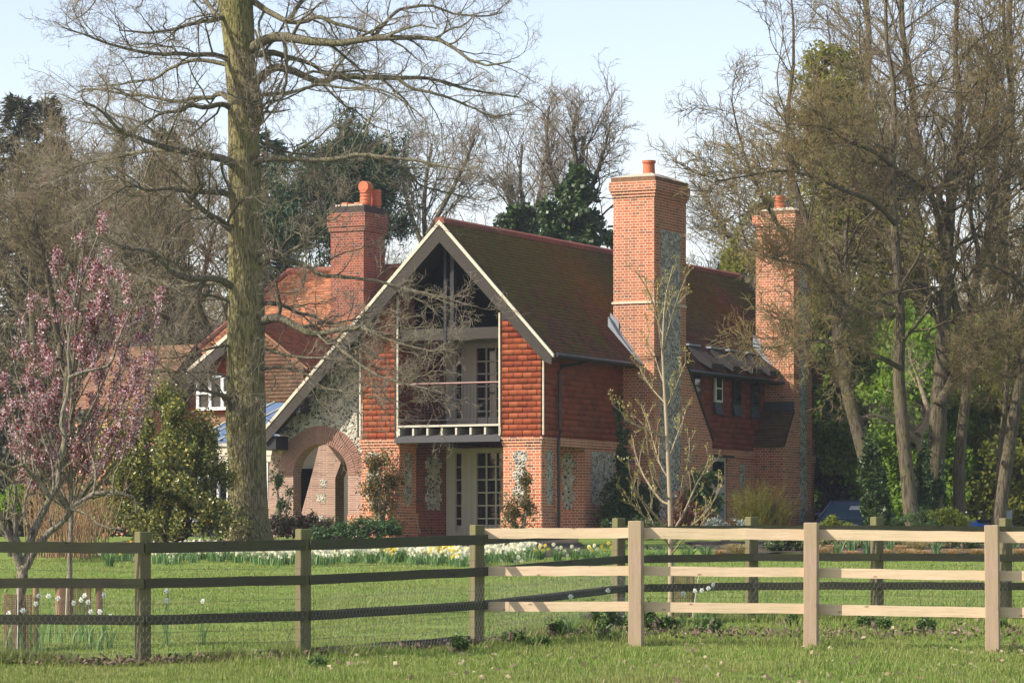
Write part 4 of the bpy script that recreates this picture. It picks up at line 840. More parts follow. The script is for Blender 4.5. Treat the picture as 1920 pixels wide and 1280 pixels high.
# ------------------------------------------------------------------ garden shrubs and climbers
leafy('variegated_holly',[(255,800,38,50),(300,770,45,40),(330,850,70,60),(270,870,70,60),(380,830,30,40),(350,920,75,60),(230,930,70,60),(400,960,35,45),(300,975,110,40),(415,900,18,30)],'big variegated holly bush with yellow-edged leaves left of the oak trunk','shrub','holly',60000,.075,101,76,gap=(.5,-.3),asp=.6,lump=.25)
M['copper']=mat_leaf('copper_green_leaves',[(.07,.10,.025),(.14,.14,.04),(.25,.10,.04),(.12,.17,.05)],.5,.25)
def climber(name,label,poly,Y,n,mat,seed,size=.07,mc=None,stems=9,dep=.12):
    """foliage on a wall: poly = list of (px,py,rx,ry)"""
    return leafy(name,poly,label,'climber',mat,n,size,seed,Y,gap=(.35,-.05),lump=.3,shell=.1,twigs=5,stem='bark_lichen')
climber('climbing_rose','reddish green climbing rose on the brick pier between arch and French door',[(715,870,24,24),(700,910,22,30),(735,900,16,28),(712,950,26,30),(730,985,24,22),(690,980,20,20),(700,880,24,30)],90.6,9500,'copper',102)
climber('climbing_rose','thinner climbing rose with few leaves on the corner pier right of the French door',[(960,960,20,28),(985,900,14,20),(990,950,16,30),(965,990,26,18)],88.4,3200,'copper',103)
climber('climbing_rose','dark leaved climber on the left jamb of the brick arch',[(520,900,12,30),(530,950,14,22),(515,980,14,25),(545,925,9,10)],91.7,3000,'ivy',104)
leafy('ivy_growth',[(1160,790,7,40),(1168,860,14,50),(1165,940,30,45),(1210,950,25,40),(1180,980,45,25),(1150,960,25,25)],'dark ivy climbing the wall at the foot of the near chimney','climber','ivy',13000,.085,105,91.5,gap=(.4,-.3),asp=.8)
leafy('low_hedge',[(640,995,28,16),(680,990,35,18),(725,992,28,18),(600,1000,25,12)],'low fresh green hedge below the climbing rose','shrub',mat_leaf('box_green',[(.03,.08,.02),(.06,.13,.035),(.10,.17,.05)],.5,.2),9000,.06,106,86,gap=(.3,-.4))
leafy('dark_bush',[(560,985,22,22),(600,990,30,20),(530,985,20,22),(585,975,12,16)],'dark reddish bush at the foot of the arch','shrub',mat_leaf('maroon_green',[(.03,.035,.02),(.09,.04,.035),(.05,.07,.03)],.5,.1),6000,.07,107,88,gap=(.3,-.3))
leafy('evergreen_shrub',[(1315,920,22,32),(1295,945,22,30),(1335,945,14,25)],'round green shrub beside the side door','shrub','ivy',7000,.09,108,90,gap=(.4,-.3),asp=.7)
leafy('red_shrub',[(1280,950,22,30),(1310,975,30,20),(1265,985,20,20)],'dark red leaved shrub below the near chimney','shrub',mat_leaf('red_leaves',[(.10,.02,.02),(.18,.05,.03),(.12,.07,.03)],.5,.2),5000,.06,109,87,gap=(.4,-.2))
leafy('grey_shrub',[(1355,978,22,12),(1385,985,22,10),(1335,985,15,8)],'silver-grey leaved shrub by the foot of the side door','shrub',mat_leaf('silver_leaves',[(.22,.25,.22),(.35,.38,.34),(.12,.15,.11)],.6,.1),3500,.05,110,85,gap=(.3,-.2))
leafy('pale_shrub',[(1210,990,45,14),(1150,985,20,14)],'low green shrub in front of the near chimney','shrub','ivy',5000,.07,123,86,gap=(.3,-.2))
def wispy():
    r=np.random.default_rng(111); Y=86; base=W(1430,1004,Y); base[2]=float(gz(base[0],Y)); o=empty('wispy_shrub',tuple(base)); tag(o,'wispy olive and russet broom-like shrub against the foot of the far chimney','shrub')
    n=420; a=r.uniform(0,2*np.pi,n); sp=r.uniform(0,1,n)**.6; d=nrm(np.stack([np.cos(a)*sp*.42,np.sin(a)*sp*.42,np.full(n,1.)],-1)); st=np.stack([r.normal(0,.22,n),r.normal(0,.2,n),0*a],-1)
    P0_=np.stack([st,st+d*.1],1); P1,R1=grow(P0_,np.full((n,2),.01),1,(.5,1),8,.5,6,.12,.05,.8,1,r,absL=1.75,Lmin=.6,rmin=.005); P2,R2=grow(P1,R1,7,(.25,1),22,.3,4,.15,.08,.6,1,r,Lmin=.15,rmin=.004)
    t=twigmat('wispy_twigs',(.14,.13,.025),(.20,.11,.035),(.10,.16,.02)); V,Fc=tubes([(P1,R1,3),(P2,R2,3)]); fastmesh('stems',V,Fc,t,o)
    q_=P2[:,2:].reshape(-1,3); V,Fc=leaves(q_,.045,r,.4); fastmesh('leaves',V,Fc,mat_leaf('wispy_leaves',[(.10,.12,.02),(.17,.19,.03),(.22,.13,.04)],.6,.3),o)
wispy()
EU=mat_leaf('euphorbia_leaves',[(.10,.16,.04),(.28,.32,.03),(.36,.38,.04)],.5,.3)
EU2=mat_leaf('feathery_green',[(.04,.09,.03),(.08,.15,.04),(.14,.2,.05)],.6,.3)
leafy('euphorbia',[(1565,980,20,12),(1550,988,16,8)],'small yellow-green euphorbia in front of the parked car','plant',EU,2500,.06,112,80,gap=(.3,-.3))
leafy('euphorbia',[(1775,965,28,14),(1800,985,18,12),(1790,975,20,14)],'large yellow-green euphorbia right of the tall trunks','plant',EU,4500,.06,113,81,gap=(.3,-.3))
leafy('feathery_shrub',[(1725,980,35,22),(1695,985,20,14),(1760,990,30,14)],'feathery dark green shrub left of the large euphorbia','shrub',EU2,8000,.06,114,82,gap=(.3,-.3),asp=.3)
BOX=mat_leaf('box_leaves',[(.04,.07,.02),(.09,.13,.035),(.15,.19,.06)],.4,.15,.5)
leafy('box_hedge',[(1455,1022,18,12),(1480,1020,20,15),(1500,1024,12,12)],'clipped box bush just left of the second pale post','shrub',BOX,6000,.045,115,74,gap=(.3,-.5))
leafy('box_hedge',[(1820,1018,16,16),(1805,1026,12,12)],'small clipped box bush among the orange grasses','shrub',BOX,3500,.045,116,74,gap=(.3,-.5))
leafy('green_weed_bush',[(30,935,22,25),(10,945,15,20)],'small bright green bush at the left edge behind the gnarled tree','shrub','green',2500,.07,117,70,gap=(.3,-.2))
def canes():
    r=np.random.default_rng(118); Y=66; n=150; px=r.uniform(40,175,n); x=(px-CX)/F*Y; y=Y+r.uniform(-1,3,n); st=np.stack([x,y,gz(x,y)],-1); b=np.array([W(110,1060,Y)[0],Y,float(gz(-8,Y))])
    o=empty('cane_thicket',tuple(b)); tag(o,'thicket of straw-coloured upright canes behind the gnarled tree','shrub'); P0_=np.stack([st,st+np.array([0,0,.1])],1)-b
    P1,R1=grow(P0_,np.full((n,2),.014),1,(.5,1),10,.5,7,.10,.06,.9,1,r,absL=2.6,Lmin=1,rmin=.006); P2,R2=grow(P1,R1,5,(.3,1),35,.3,4,.2,.05,.6,1,r,Lmin=.15,rmin=.005)
    V,Fc=tubes([(P1,R1,4),(P2,R2,3)]); fastmesh('canes',V,Fc,twigmat('cane',(.30,.22,.11),(.20,.15,.08),(.34,.14,.08)),o)
canes()
# ivy round the foot of the trunks
leafy('ivy_growth',[(1632,850,14,40),(1635,900,20,50),(1642,950,24,45),(1645,985,24,25),(1625,930,12,35)],'ivy column round the foot of the leaning tree beside the car','ivy','ivy',14000,.10,121,93.2,gap=(.5,-.5),asp=.9,shell=.6)
leafy('ivy_growth',[(1735,880,14,40),(1738,930,20,40),(1745,970,24,30),(1762,900,8,40)],'ivy patch on the foot of the forked trunk','ivy','ivy',7000,.10,122,94.9,gap=(.5,-.2),asp=.9,shell=.6)
leafy('grass_verge_weeds',[(100,1075,90,6),(60,1050,40,8)],'dark earth and weeds under the blossoming tree','undergrowth','darkshrub',2500,.06,124,60,gap=(.3,-.2)) if False else None
# ------------------------------------------------------------------ fences
def mat_wood(name,a,b,g=None,ga=0,knots=True,bump=.5):
    t=NT(name,.85,.2); v=t.coord('Object',(1,6,14)); f=t.noise(v,3.5,6,.65); c=t.mix(f,a,b)
    if knots:
        vo=t.n('TexVoronoi'); vo.inputs['Scale'].default_value=4.2; t.l(t.coord('Object',(1,1,2.4)),vo.inputs['Vector']); c=t.mix(t.math('MULTIPLY',t.ramp(vo.outputs['Distance'],[(.07,(1,1,1)),(.13,(0,0,0))]),.8),c,tuple(x*.35 for x in a))
    if g: c=t.mix(t.math('MULTIPLY',t.ramp(t.noise(t.coord('Object'),2.2,5,.7),[(.42,(0,0,0)),(.65,(1,1,1))]),ga),c,g)
    t.col(c); t.bump(f,bump,.01); return t.m
def mat_post(name,a,b,g,ga):
    t=NT(name,.9,.15); v=t.coord('Object',(9,9,.8)); f=t.noise(v,4,6,.65); c=t.mix(f,a,b); vo=t.n('TexVoronoi'); vo.inputs['Scale'].default_value=3.2; t.l(t.coord('Object',(1,1,.8)),vo.inputs['Vector'])
    c=t.mix(t.math('MULTIPLY',t.ramp(vo.outputs['Distance'],[(.05,(1,1,1)),(.12,(0,0,0))]),.6),c,tuple(x*.4 for x in a))
    c=t.mix(t.math('MULTIPLY',t.ramp(t.noise(t.coord('Object'),1.7,4,.6),[(.4,(0,0,0)),(.65,(1,1,1))]),ga),c,g); t.col(c); t.bump(f,.5,.01); return t.m
M['pale_rail']=mat_wood('new_sawn_rail',(.50,.35,.22),(.76,.60,.42),(.42,.38,.22),.4)
M['old_rail']=mat_wood('old_mossy_rail',(.042,.038,.028),(.095,.085,.06),(.075,.09,.03),.55)
M['new_post']=mat_post('new_post_wood',(.30,.21,.15),(.46,.34,.25),(.30,.27,.12),.5)
M['old_post']=mat_post('old_post_wood',(.095,.08,.048),(.20,.175,.10),(.15,.16,.05),.6)
M['wire']=mat_plain('galvanised_wire',(.10,.10,.09),.5,.2,5,spec=.5)
M['hexwire']=mat_plain('chicken_wire',(.36,.36,.33),.45,.2,5,spec=.5)
def post(par,x,y,rot,h,wd,mat,rs,lean=0):
    g=float(gz(x,y)); m=MB(); a=wd/2; m.box(-a,a,-a,a,-.25,h); o=m.build('post',M[mat],par,bevel=.006)
    o.location=(x-par.location.x,y-par.location.y,g-par.location.z); o.rotation_euler=(lean*.5,lean,rot); return o
def rail(par,A,B,z0,z1,th,mat,rs,off):
    """board from A to B (x,y) with heights above ground"""
    A=np.array(A,float);B=np.array(B,float); d=B-A; L=np.linalg.norm(d); d/=L; nx=np.array([d[1],-d[0]]); ga,gb=float(gz(*A)),float(gz(*B)); n=8; v=[];f=[]
    for i in range(n+1):
        s=i/n; p=A+(B-A)*s; g=ga*(1-s)+gb*s; w=rs.normal(0,.002)
        for o_,z in ((off,z0),(off+th,z0),(off+th,z1),(off,z1)):
            q=p+nx*(o_+w); v.append((q[0],q[1],g+z+w))
    for i in range(n):
        for k in range(4): a=i*4+k;b=i*4+(k+1)%4; f.append((a,b,b+4,a+4))
    f+=[(3,2,1,0),(n*4,n*4+1,n*4+2,n*4+3)]
    # local frame with x along the board so that the grain runs with it
    o=MB().add([((p[0]-A[0])*d[0]+(p[1]-A[1])*d[1], (p[0]-A[0])*-d[1]+(p[1]-A[1])*d[0], p[2]-ga) for p in v],f).build('rail',M[mat],par)
    o.location=(A[0]-par.location.x,A[1]-par.location.y,ga-par.location.z); o.rotation_euler=(0,0,math.atan2(d[1],d[0])); return o
def px2(px,Y): return ((px-CX)/F*Y, Y)
rs=np.random.default_rng(5)
dark=[px2(-340,30.9),px2(-33,31.2),px2(268,31.5),px2(568,32.1),px2(893,34.7),px2(1160,39.6),px2(1410,40.1),px2(1645,40.4),px2(1885,40.8),px2(2120,41.2)]
df=empty('weathered_fence',(dark[0][0],dark[0][1],float(gz(*dark[0])))); tag(df,'old dark mossy three-rail fence hung with wire netting, running behind the pale one','fence')
for i,(x,y) in enumerate(dark): post(df,x,y,math.radians(31),1.22,.115,'old_post',rs,rs.normal(0,.006))
for i in range(len(dark)-1):
    for z0,z1 in ((1.02,1.12),(.70,.79),(.365,.455)):
        rail(df,dark[i],dark[i+1],z0,z1,.03,'old_rail',rs,.06)
rail(df,dark[3],dark[4],.0,.07,.03,'old_rail',rs,.0); rail(df,(dark[3][0]+.02,dark[3][1]+.02),dark[4],-.02,.10,.028,'old_rail',rs,-.08)
# stock netting + barbed strand + chicken wire
def netting():
    base=np.array(df.location); H=[.01,.09,.18,.29,.42,.56,.71]; G=[];hexs=[]
    for i in range(len(dark)-1):
        A=np.array(dark[i]);B=np.array(dark[i+1]); d=B-A; L=np.linalg.norm(d); d/=L; nx=np.array([d[1],-d[0]])*.062; ga,gb=float(gz(*A)),float(gz(*B))
        def pt(s,h,e=0): p=A+d*s+nx+nx*e; return [p[0],p[1],ga+(gb-ga)*s/L+h]
        s=np.linspace(0,L,9)
        for h in H+[.86]: G.append([pt(a,h+.006*math.sin(a*2+h*9)+rs.normal(0,.002)) for a in s])
        for a in np.arange(.08,L,.145): G.append([pt(a+rs.normal(0,.004),h) for h in np.linspace(.0,.71,9)])
        # barbs
        st=.056; rows=int(.62/.048)
        for r in range(rows if i<8 else 0):
            z=.06+r*.048; q=[]; k=0; a=0
            while a<L: q.append(pt(a,z+(.012 if (k+r)%2 else -.012),.75)); a+=st/2; k+=1
            hexs.append(q)
            for k in range(len(q)):
                if (k+r)%2: hexs.append([q[k],[q[k][0],q[k][1],q[k][2]+.024]])
    g=[];h=[]
    for n in set(map(len,G)): P=np.array([x for x in G if len(x)==n])-base; g.append((P,np.full(P.shape[:2],.0016),4))
    for n in set(map(len,hexs)): P=np.array([x for x in hexs if len(x)==n])-base; h.append((P,np.full(P.shape[:2],.0009),3))
    V,Fc=tubes(g); fastmesh('wire_netting',V,Fc,M['wire'],df); V,Fc=tubes(h); fastmesh('chicken_wire',V,Fc,M['hexwire'],df)
netting()
pale=[px2(893,34.72),px2(1193,34.35),px2(1521,34.1),px2(1862,33.7),px2(2210,33.3)]
pf=empty('pale_fence',(pale[1][0],pale[1][1],float(gz(*pale[1])))); tag(pf,'new pale timber three-rail fence in the paddock at the right','fence')
for i,(x,y) in enumerate(pale[1:]): post(pf,x,y,math.radians(-14),1.25,.135,'new_post',rs,rs.normal(0,.008))
for i in range(len(pale)-1):
    for z0,z1 in ((1.08,1.185),(.705,.80),(.34,.44)):
        A=pale[i];B=pale[i+1]
        rail(pf,A,B,z0+rs.normal(0,.003),z1,.035,'pale_rail',rs,-.115)

# ------------------------------------------------------------------ trees close to the fence
M['pinkish']=mat_leaf('blossom_petals',[(.62,.36,.43),(.80,.56,.63),(.86,.70,.76),(.52,.24,.30)],.6,.35)
M['redleaf']=mat_leaf('red_young_leaves',[(.20,.04,.035),(.30,.07,.05),(.13,.03,.035)],.5,.3)
def blossom():
    r=np.random.default_rng(201); Y=41.5; base=W(132,1154,Y); base[2]=float(gz(base[0],Y))-.02; sc=Y/F
    o=empty('blossom_tree',tuple(base)); tag(o,'slender plum tree covered in pink blossom and dark red leaves at the left','tree')
    trunk=[(132,1160),(131,1100),(131,1040),(134,960),(133,900),(133,860),(131,800),(135,740),(138,680),(141,620),(147,560),(162,500),(188,430)]
    P,R=chainpx(trunk,Y,(5.5*sc,1.2*sc),26); V,Fc=tubes([(P[None]-base,R[None],10)]); fastmesh('trunk',V,Fc,M['bark_lichen'],o,smooth=True)
    tips=[(115,480),(155,455),(190,420),(75,585),(37,585),(20,620),(8,700),(178,500),(205,500),(222,548),(245,545),(258,590),(300,570),(312,600),(268,655),(300,690),(-5,745),(62,800),(240,735),(120,545),(205,640),(285,740),(185,765),(35,850),(155,835),(62,760),(90,700),(100,640),(165,590),(235,650),(15,790),(205,800),(255,800),(120,760),(195,560),(60,660),(150,700),(110,850),(55,720)]
    Ps=[];Rs=[]
    for tx,ty in tips:
        dx=tx-140; sy=min(960,ty+120+abs(dx)*1.15+r.uniform(0,60)); i=np.argmin([abs(p[1]-sy) for p in trunk]); s=trunk[i]
        pts=[(s[0],sy),(s[0]+dx*.45,sy-(sy-ty)*.30),(s[0]+dx*.8,sy-(sy-ty)*.62),(tx,ty)]
        p,q=chainpx(pts,(Y,Y+r.uniform(-1,1)*(.25+abs(dx)*.004)),(2.4*sc,.7*sc),16); Ps.append(p-base);Rs.append(q)
    P=np.array(Ps);R=np.array(Rs); P1,R1=grow(P,R,4,(.35,.95),30,.35,6,.12,.22,.7,1,r,Lmin=.2,rmin=.0035); P2,R2=grow(P1,R1,3,(.2,.9),40,.4,4,.2,.1,.7,1,r,Lmin=.1,rmin=.003)
    V,Fc=tubes([(P,R,5),(P1,R1,4),(P2,R2,3)]); fastmesh('limbs',V,Fc,M['bark_lichen'],o)
    def along(P,n,lo):
        m,k,_=P.shape; t=r.uniform(lo,1,(m,n)); x=t*(k-1)*.999; i=x.astype(int); f=(x-i)[...,None]; rows=np.arange(m)[:,None]; return (P[rows,i]*(1-f)+P[rows,i+1]*f).reshape(-1,3)
    C=np.concatenate([along(P,20,.48),along(P1,11,.25),along(P2,3,.3)]); C=gaps(C,r,.22,-.15)
    q=np.repeat(C,9,0)+r.normal(0,.022,(len(C)*9,3)); V,Fc=leaves(q,.026,r,.95); fastmesh('blossom',V,Fc,M['pinkish'],o)
    q=np.repeat(C,8,0)+r.normal(0,.032,(len(C)*8,3))+np.array([0,0,.012]); V,Fc=leaves(q,.034,r,.5); fastmesh('young_leaves',V,Fc,M['redleaf'],o)
blossom()
def gnarled():
    r=np.random.default_rng(202); Y=33.9; sc=Y/F; base=W(38,1222,Y); base[2]=float(gz(base[0],Y))-.02
    o=empty('gnarled_tree',tuple(base)); tag(o,'crooked old fruit tree with lichen-grey boughs, nearest the left edge','tree')
    L=[([(38,1225),(37,1160),(39,1110),(41,1078),(43,1058)],12,10),([(43,1070),(30,1042),(18,1010),(6,985),(-2,960),(-14,930)],7.5,4.5),([(42,1062),(34,1022),(29,985),(27,950),(31,930),(22,900),(0,880)],5,2.5),
       ([(43,1066),(54,1032),(62,998),(80,962),(95,932),(112,906),(109,878),(117,846),(121,820),(114,790),(122,755),(128,722),(131,690)],8,3.2),([(47,1064),(66,1030),(90,1000),(115,980),(135,954),(152,941),(175,926),(212,925),(240,929),(254,936),(256,960)],8,2.2),
       ([(95,934),(76,905),(56,886),(44,872),(25,876),(-6,864)],4.5,2.5),([(129,708),(160,696),(205,684),(218,650),(228,620),(241,595),(256,565),(275,520)],3.6,.9),([(131,700),(128,650),(134,600),(142,540),(152,480)],3,.8),
       ([(175,926),(179,888),(172,855),(160,820)],2.6,.9),([(212,925),(215,890),(230,860),(240,810),(250,780)],2.4,.8),([(60,1000),(45,965),(50,925),(62,890),(58,850)],3.5,1.2),([(135,954),(165,965),(190,985),(230,992)],2.8,1),
       ([(100,930),(98,870),(80,820),(72,770)],2.6,.9),([(42,874),(38,830),(44,790)],2.2,.9),([(10,990),(18,930),(10,880)],2.5,1)]
    G=[chainpx(p,(Y,Y+(0 if i==0 else r.uniform(-.5,.5))),(a*sc,b*sc),16) for i,(p,a,b) in enumerate(L)]
    P=np.array([g[0] for g in G])-base; R=np.array([g[1] for g in G]); R=R*(1+.16*r.standard_normal(R.shape).cumsum(1)*0+.10*r.standard_normal(R.shape)); P=P+r.normal(0,.006,P.shape)*np.linspace(0,1,16)[None,:,None]
    P1,R1=grow(P[1:],R[1:],6,(.2,1),50,.3,5,.3,.15,.4,1,r,Lmin=.12,rmin=.0035,absL=.42); P2,R2=grow(P1,R1,4,(.2,1),45,.45,4,.3,.1,.6,1,r,Lmin=.06,rmin=.0022)
    V,Fc=tubes([(P[:1],R[:1],12)]); fastmesh('trunk',V,Fc,M['bark_lichen'],o,smooth=True)
    V,Fc=tubes([(P[1:],R[1:],8)]); fastmesh('boughs',V,Fc,M['bark_lichen'],o,smooth=True); V,Fc=tubes([(P1,R1,4),(P2,R2,3)]); fastmesh('twigs',V,Fc,M['bark_lichen'],o)
gnarled()
M['bark_young']=mat_plain('pale_young_bark',(.34,.27,.18),.8,.3,9,bump=.2)
def young():
    r=np.random.default_rng(203); Y=41.0; sc=Y/F; base=W(1258,1158,Y); base[2]=float(gz(base[0],Y))-.02
    o=empty('young_tree',tuple(base)); tag(o,'slim pale young tree just coming into bud in front of the near chimney','tree')
    L=[([(1258,1162),(1258,1100),(1258,1040),(1257,985),(1256,930),(1253,870),(1250,800),(1247,750),(1244,700),(1242,650),(1245,600),(1247,560),(1262,500)],6.0,.8),
      ([(1257,945),(1240,938),(1216,906),(1202,880),(1192,850),(1184,815)],4,.8),([(1250,818),(1232,813),(1205,802),(1180,787),(1162,770),(1146,756)],3,.7),([(1258,1000),(1225,962),(1202,935),(1187,905),(1176,864)],3.6,.7),([(1258,1030),(1236,995),(1205,965),(1182,940),(1167,915)],3,.7),
      ([(1258,1000),(1280,966),(1304,912),(1322,880),(1332,850)],3.8,.8),([(1258,1025),(1290,990),(1320,965),(1343,930),(1356,900)],3,.7),([(1256,960),(1275,930),(1286,895),(1292,850),(1293,820)],2.8,.7),([(1249,765),(1262,738),(1275,705),(1287,675)],2.4,.7),
      ([(1247,755),(1226,732),(1206,703),(1195,680)],2.4,.6),([(1246,722),(1232,682),(1221,640),(1212,600)],2.2,.6),([(1243,668),(1233,600),(1222,562),(1212,540),(1190,505)],2.2,.6),([(1243,655),(1258,600),(1274,550),(1288,515),(1286,495)],2.2,.6),
      ([(1256,900),(1238,870),(1226,830),(1215,790),(1206,760)],2.6,.6),([(1254,860),(1268,820),(1280,790),(1287,760)],2.2,.6),([(1257,940),(1230,900),(1216,850),(1210,800)],2.6,.6),([(1246,640),(1230,590),(1226,550)],1.6,.6),([(1246,600),(1255,560),(1253,520)],1.6,.6),([(1258,1040),(1282,1010),(1310,990),(1330,960)],2.4,.6)]
    G=[chainpx(p,(Y,Y+(0 if i==0 else r.uniform(-.8,.8))),(a*sc*(1 if i==0 else .72),b*sc),16) for i,(p,a,b) in enumerate(L)]; P=np.array([g[0] for g in G])-base;R=np.array([g[1] for g in G])
    P1,R1=grow(P[1:],R[1:],9,(.2,.95),34,.34,5,.10,.26,.55,1,r,Lmin=.15,rmin=.0035); P2,R2=grow(P1,R1,2,(.3,.95),35,.4,4,.12,.15,.6,1,r,Lmin=.08,rmin=.003)
    V,Fc=tubes([(P[:1],R[:1],12)]); fastmesh('trunk',V,Fc,M['bark_young'],o,smooth=True); V,Fc=tubes([(P[1:],R[1:],6),(P1,R1,4),(P2,R2,3)]); fastmesh('branches',V,Fc,M['bark_pale'],o,smooth=True)
    tips=np.concatenate([P1[:,-1],P2[:,-1],P1[:,2],P2[:,2]]); q=np.repeat(tips,2,0)+r.normal(0,.008,(len(tips)*2,3)); V,Fc=leaves(q,.03,r,.5,up=1); fastmesh('buds',V,Fc,mat_leaf('opening_buds',[(.30,.30,.06),(.42,.40,.12),(.35,.22,.08)],.5,.3),o)
young()
# tree guards
M['guard']=mat_plain('brown_mesh',(.20,.12,.08),.9,.3,8)
M['stake']=mat_post('stake_wood',(.22,.13,.08),(.36,.24,.16),(.25,.2,.12),.3)
def guard(pxc,Y,rad,h,label,cane=None,stakes=(),name='tree_guard'):
    x,y=px2(pxc,Y); g=float(gz(x,y)); o=empty(name,(x,y,g)); tag(o,label,'tree guard'); r=np.random.default_rng(int(pxc)); G=[]
    th=np.linspace(0,2*np.pi,25)
    for z in np.arange(0,h,.022): G.append([[rad*math.cos(t)*(1+.05*math.sin(3*t)),rad*math.sin(t),z+.004*math.sin(4*t)] for t in th])
    a=np.array(G); Gv=np.array([[[rad*math.cos(t)*(1+.05*math.sin(3*t)),rad*math.sin(t),z] for z in np.linspace(0,h,6)] for t in np.arange(0,2*np.pi,.022/rad)])
    V,Fc=tubes([(a,np.full(a.shape[:2],.0028),3),(Gv,np.full(Gv.shape[:2],.0028),3)]); fastmesh('mesh_sleeve',V,Fc,M['guard'],o)
    if cane: MB().tube([(cane[0],-rad-.02,0),(cane[1],-rad-.02,cane[2])],.008,6).build('cane',M['cream'],o)
    for sx_,sh,sr in stakes: MB().cyl((sx_,.03),sr,sr*.95,-.1,sh,12).build('stake',M['stake'],o)
    return o
guard(33,33.7,.135,.56,'brown mesh sleeve round the foot of the crooked old fruit tree',(.02,.03,.62),((.175,.66,.03),))
g2=guard(140,41.2,.19,.42,'brown mesh sleeve and stakes round the foot of the blossoming plum',(-.08,-.06,.5),((-.18,.46,.06),(.29,.46,.045)))
MB().box(-.60,.33,-.03,.0,.36,.41).build('cross_rail',M['old_rail'],g2)
guard(1278,41.1,.15,.5,'leaning brown mesh sleeve at the foot of the slim young tree',(.12,.2,.52))

# ------------------------------------------------------------------ narcissi by the fence
M['petal']=mat_leaf('white_petals',[(.80,.80,.74),(.88,.88,.84)],.5,.35)
M['corona']=mat_leaf('pale_yellow_cups',[(.80,.74,.40),(.85,.80,.55)],.5,.3)
M['yellow']=mat_leaf('yellow_petals',[(.75,.52,.03),(.80,.62,.06),(.82,.70,.15)],.5,.35)
M['stalk']=mat_leaf('narcissus_leaves',[(.08,.17,.045),(.15,.27,.08),(.27,.38,.16)],.5,.3)
def blade(m,x,y,h,w,lx,ly,bend=.3):
    n=4; L=[]
    for i in range(n+1):
        s=i/n; L.append((x+lx*s*s,y+ly*s*s,h*s*(1-bend*s*s*.5),w*(1-s**2.2)+.0008))
    c=len(m.v); ang=random.uniform(0,3.14); cx,cy=math.cos(ang),math.sin(ang)
    v=[]
    for a,b,z,q_ in L: v+= [(a-cx*q_,b-cy*q_,z),(a+cx*q_,b+cy*q_,z)]
    m.add(v,[(2*i,2*i+1,2*i+3,2*i+2) for i in range(n)])
random.seed(4)
def flower(name,x,y,z,s,mat,par,cup='corona',face=None):
    a=face if face is not None else random.uniform(-.7,.5); el=random.uniform(-.2,.25)
    D=Vector((math.sin(a)*math.cos(el),-math.cos(a)*math.cos(el),math.sin(el))); U=D.cross(Vector((0,0,1))).normalized(); Vv=D.cross(U); m=MB(); c=Vector((x,y,z))
    for k in range(6):
        t=k*math.pi/3+random.uniform(-.1,.1); d=(U*math.cos(t)+Vv*math.sin(t)); e=(-U*math.sin(t)+Vv*math.cos(t)); r_=s*random.uniform(.9,1.1)
        m.add([c,c+d*r_*.55+e*r_*.36+D*.004,c+d*r_-D*r_*.12,c+d*r_*.55-e*r_*.36+D*.004],[(0,1,2,3)])
    f=m.build(name,M[mat],par)
    cu=MB(); n=8
    v=[tuple(c+(U*math.cos(2*math.pi*i/n)+Vv*math.sin(2*math.pi*i/n))*s*.16) for i in range(n)]+[tuple(c+D*s*.38+(U*math.cos(2*math.pi*i/n)+Vv*math.sin(2*math.pi*i/n))*s*.30) for i in range(n)]
    cu.add(v,[(i,(i+1)%n,(i+1)%n+n,i+n) for i in range(n)]+[tuple(range(n))]); cu.build('corona',M[cup],f); return f
def narcissus(px,py,Y,label,s=.032,mat='petal',cup='petal',group='white narcissi in the grass by the fence',name='narcissus',nl=5):
    x,y=px2(px,Y); g=float(gz(x,y)); h=CZ+(HY-py)/F*Y-g; o=empty(name,(x,y,g)); tag(o,label,'flower',group)
    m=MB(); m.tube([(0,.01,-.02),(random.uniform(-.03,.03),.02,h*.5),(0,.02,h*.92),(0,.0,h)],.0045,5); m.build('stem',M['stalk'],o)
    m=MB()
    for i in range(nl): blade(m,random.uniform(-.04,.04),random.uniform(-.03,.03),h*random.uniform(.55,.95),.008,random.uniform(-.12,.12),random.uniform(-.06,.06))
    m.build('leaves',M['stalk'],o); flower('flower',0,0,h,s,mat,o,cup); return o
orda=['leftmost','second from the left','third from the left','fourth from the left','fifth from the left','sixth from the left','seventh from the left','eighth from the left','ninth from the left','tenth from the left','eleventh from the left','twelfth from the left','thirteenth from the left','fourteenth from the left','fifteenth from the left']
for i,(x,y,Y) in enumerate([(16,1149,32.6),(43,1144,32.7),(67,1131,33.2),(73,1116,33.6),(91,1117,35),(109,1121,35),(138,1130,35),(152,1124,35.4),(158,1116,35.6),(165,1128,35.2),(170,1146,34),(187,1146,33.6),(195,1115,36),(207,1155,34)]):
    narcissus(x,y,Y,'white narcissus, %s among those under the crooked fruit tree'%orda[i])
narcissus(313,1107,34.5,'upper of the two white narcissi just right of the dark post'); narcissus(312,1125,34.3,'lower of the two white narcissi just right of the dark post'); narcissus(380,1126,34.6,'lone white narcissus on the lawn between two dark posts')
narcissus(1070,1118,36.5,'lone white narcissus seen above the lowest pale rail, left of the near pale post'); narcissus(1140,1106,38,'white narcissus beside a dark post, left of the near pale post')
for i,(x,y,Y) in enumerate([(1281,1112,39.4),(1303,1107,39.6),(1316,1106,39.5),(1328,1102,39.7),(1337,1096,39.8)]): narcissus(x,y,Y,'white narcissus, %s of the five beside the young tree'%orda[i])
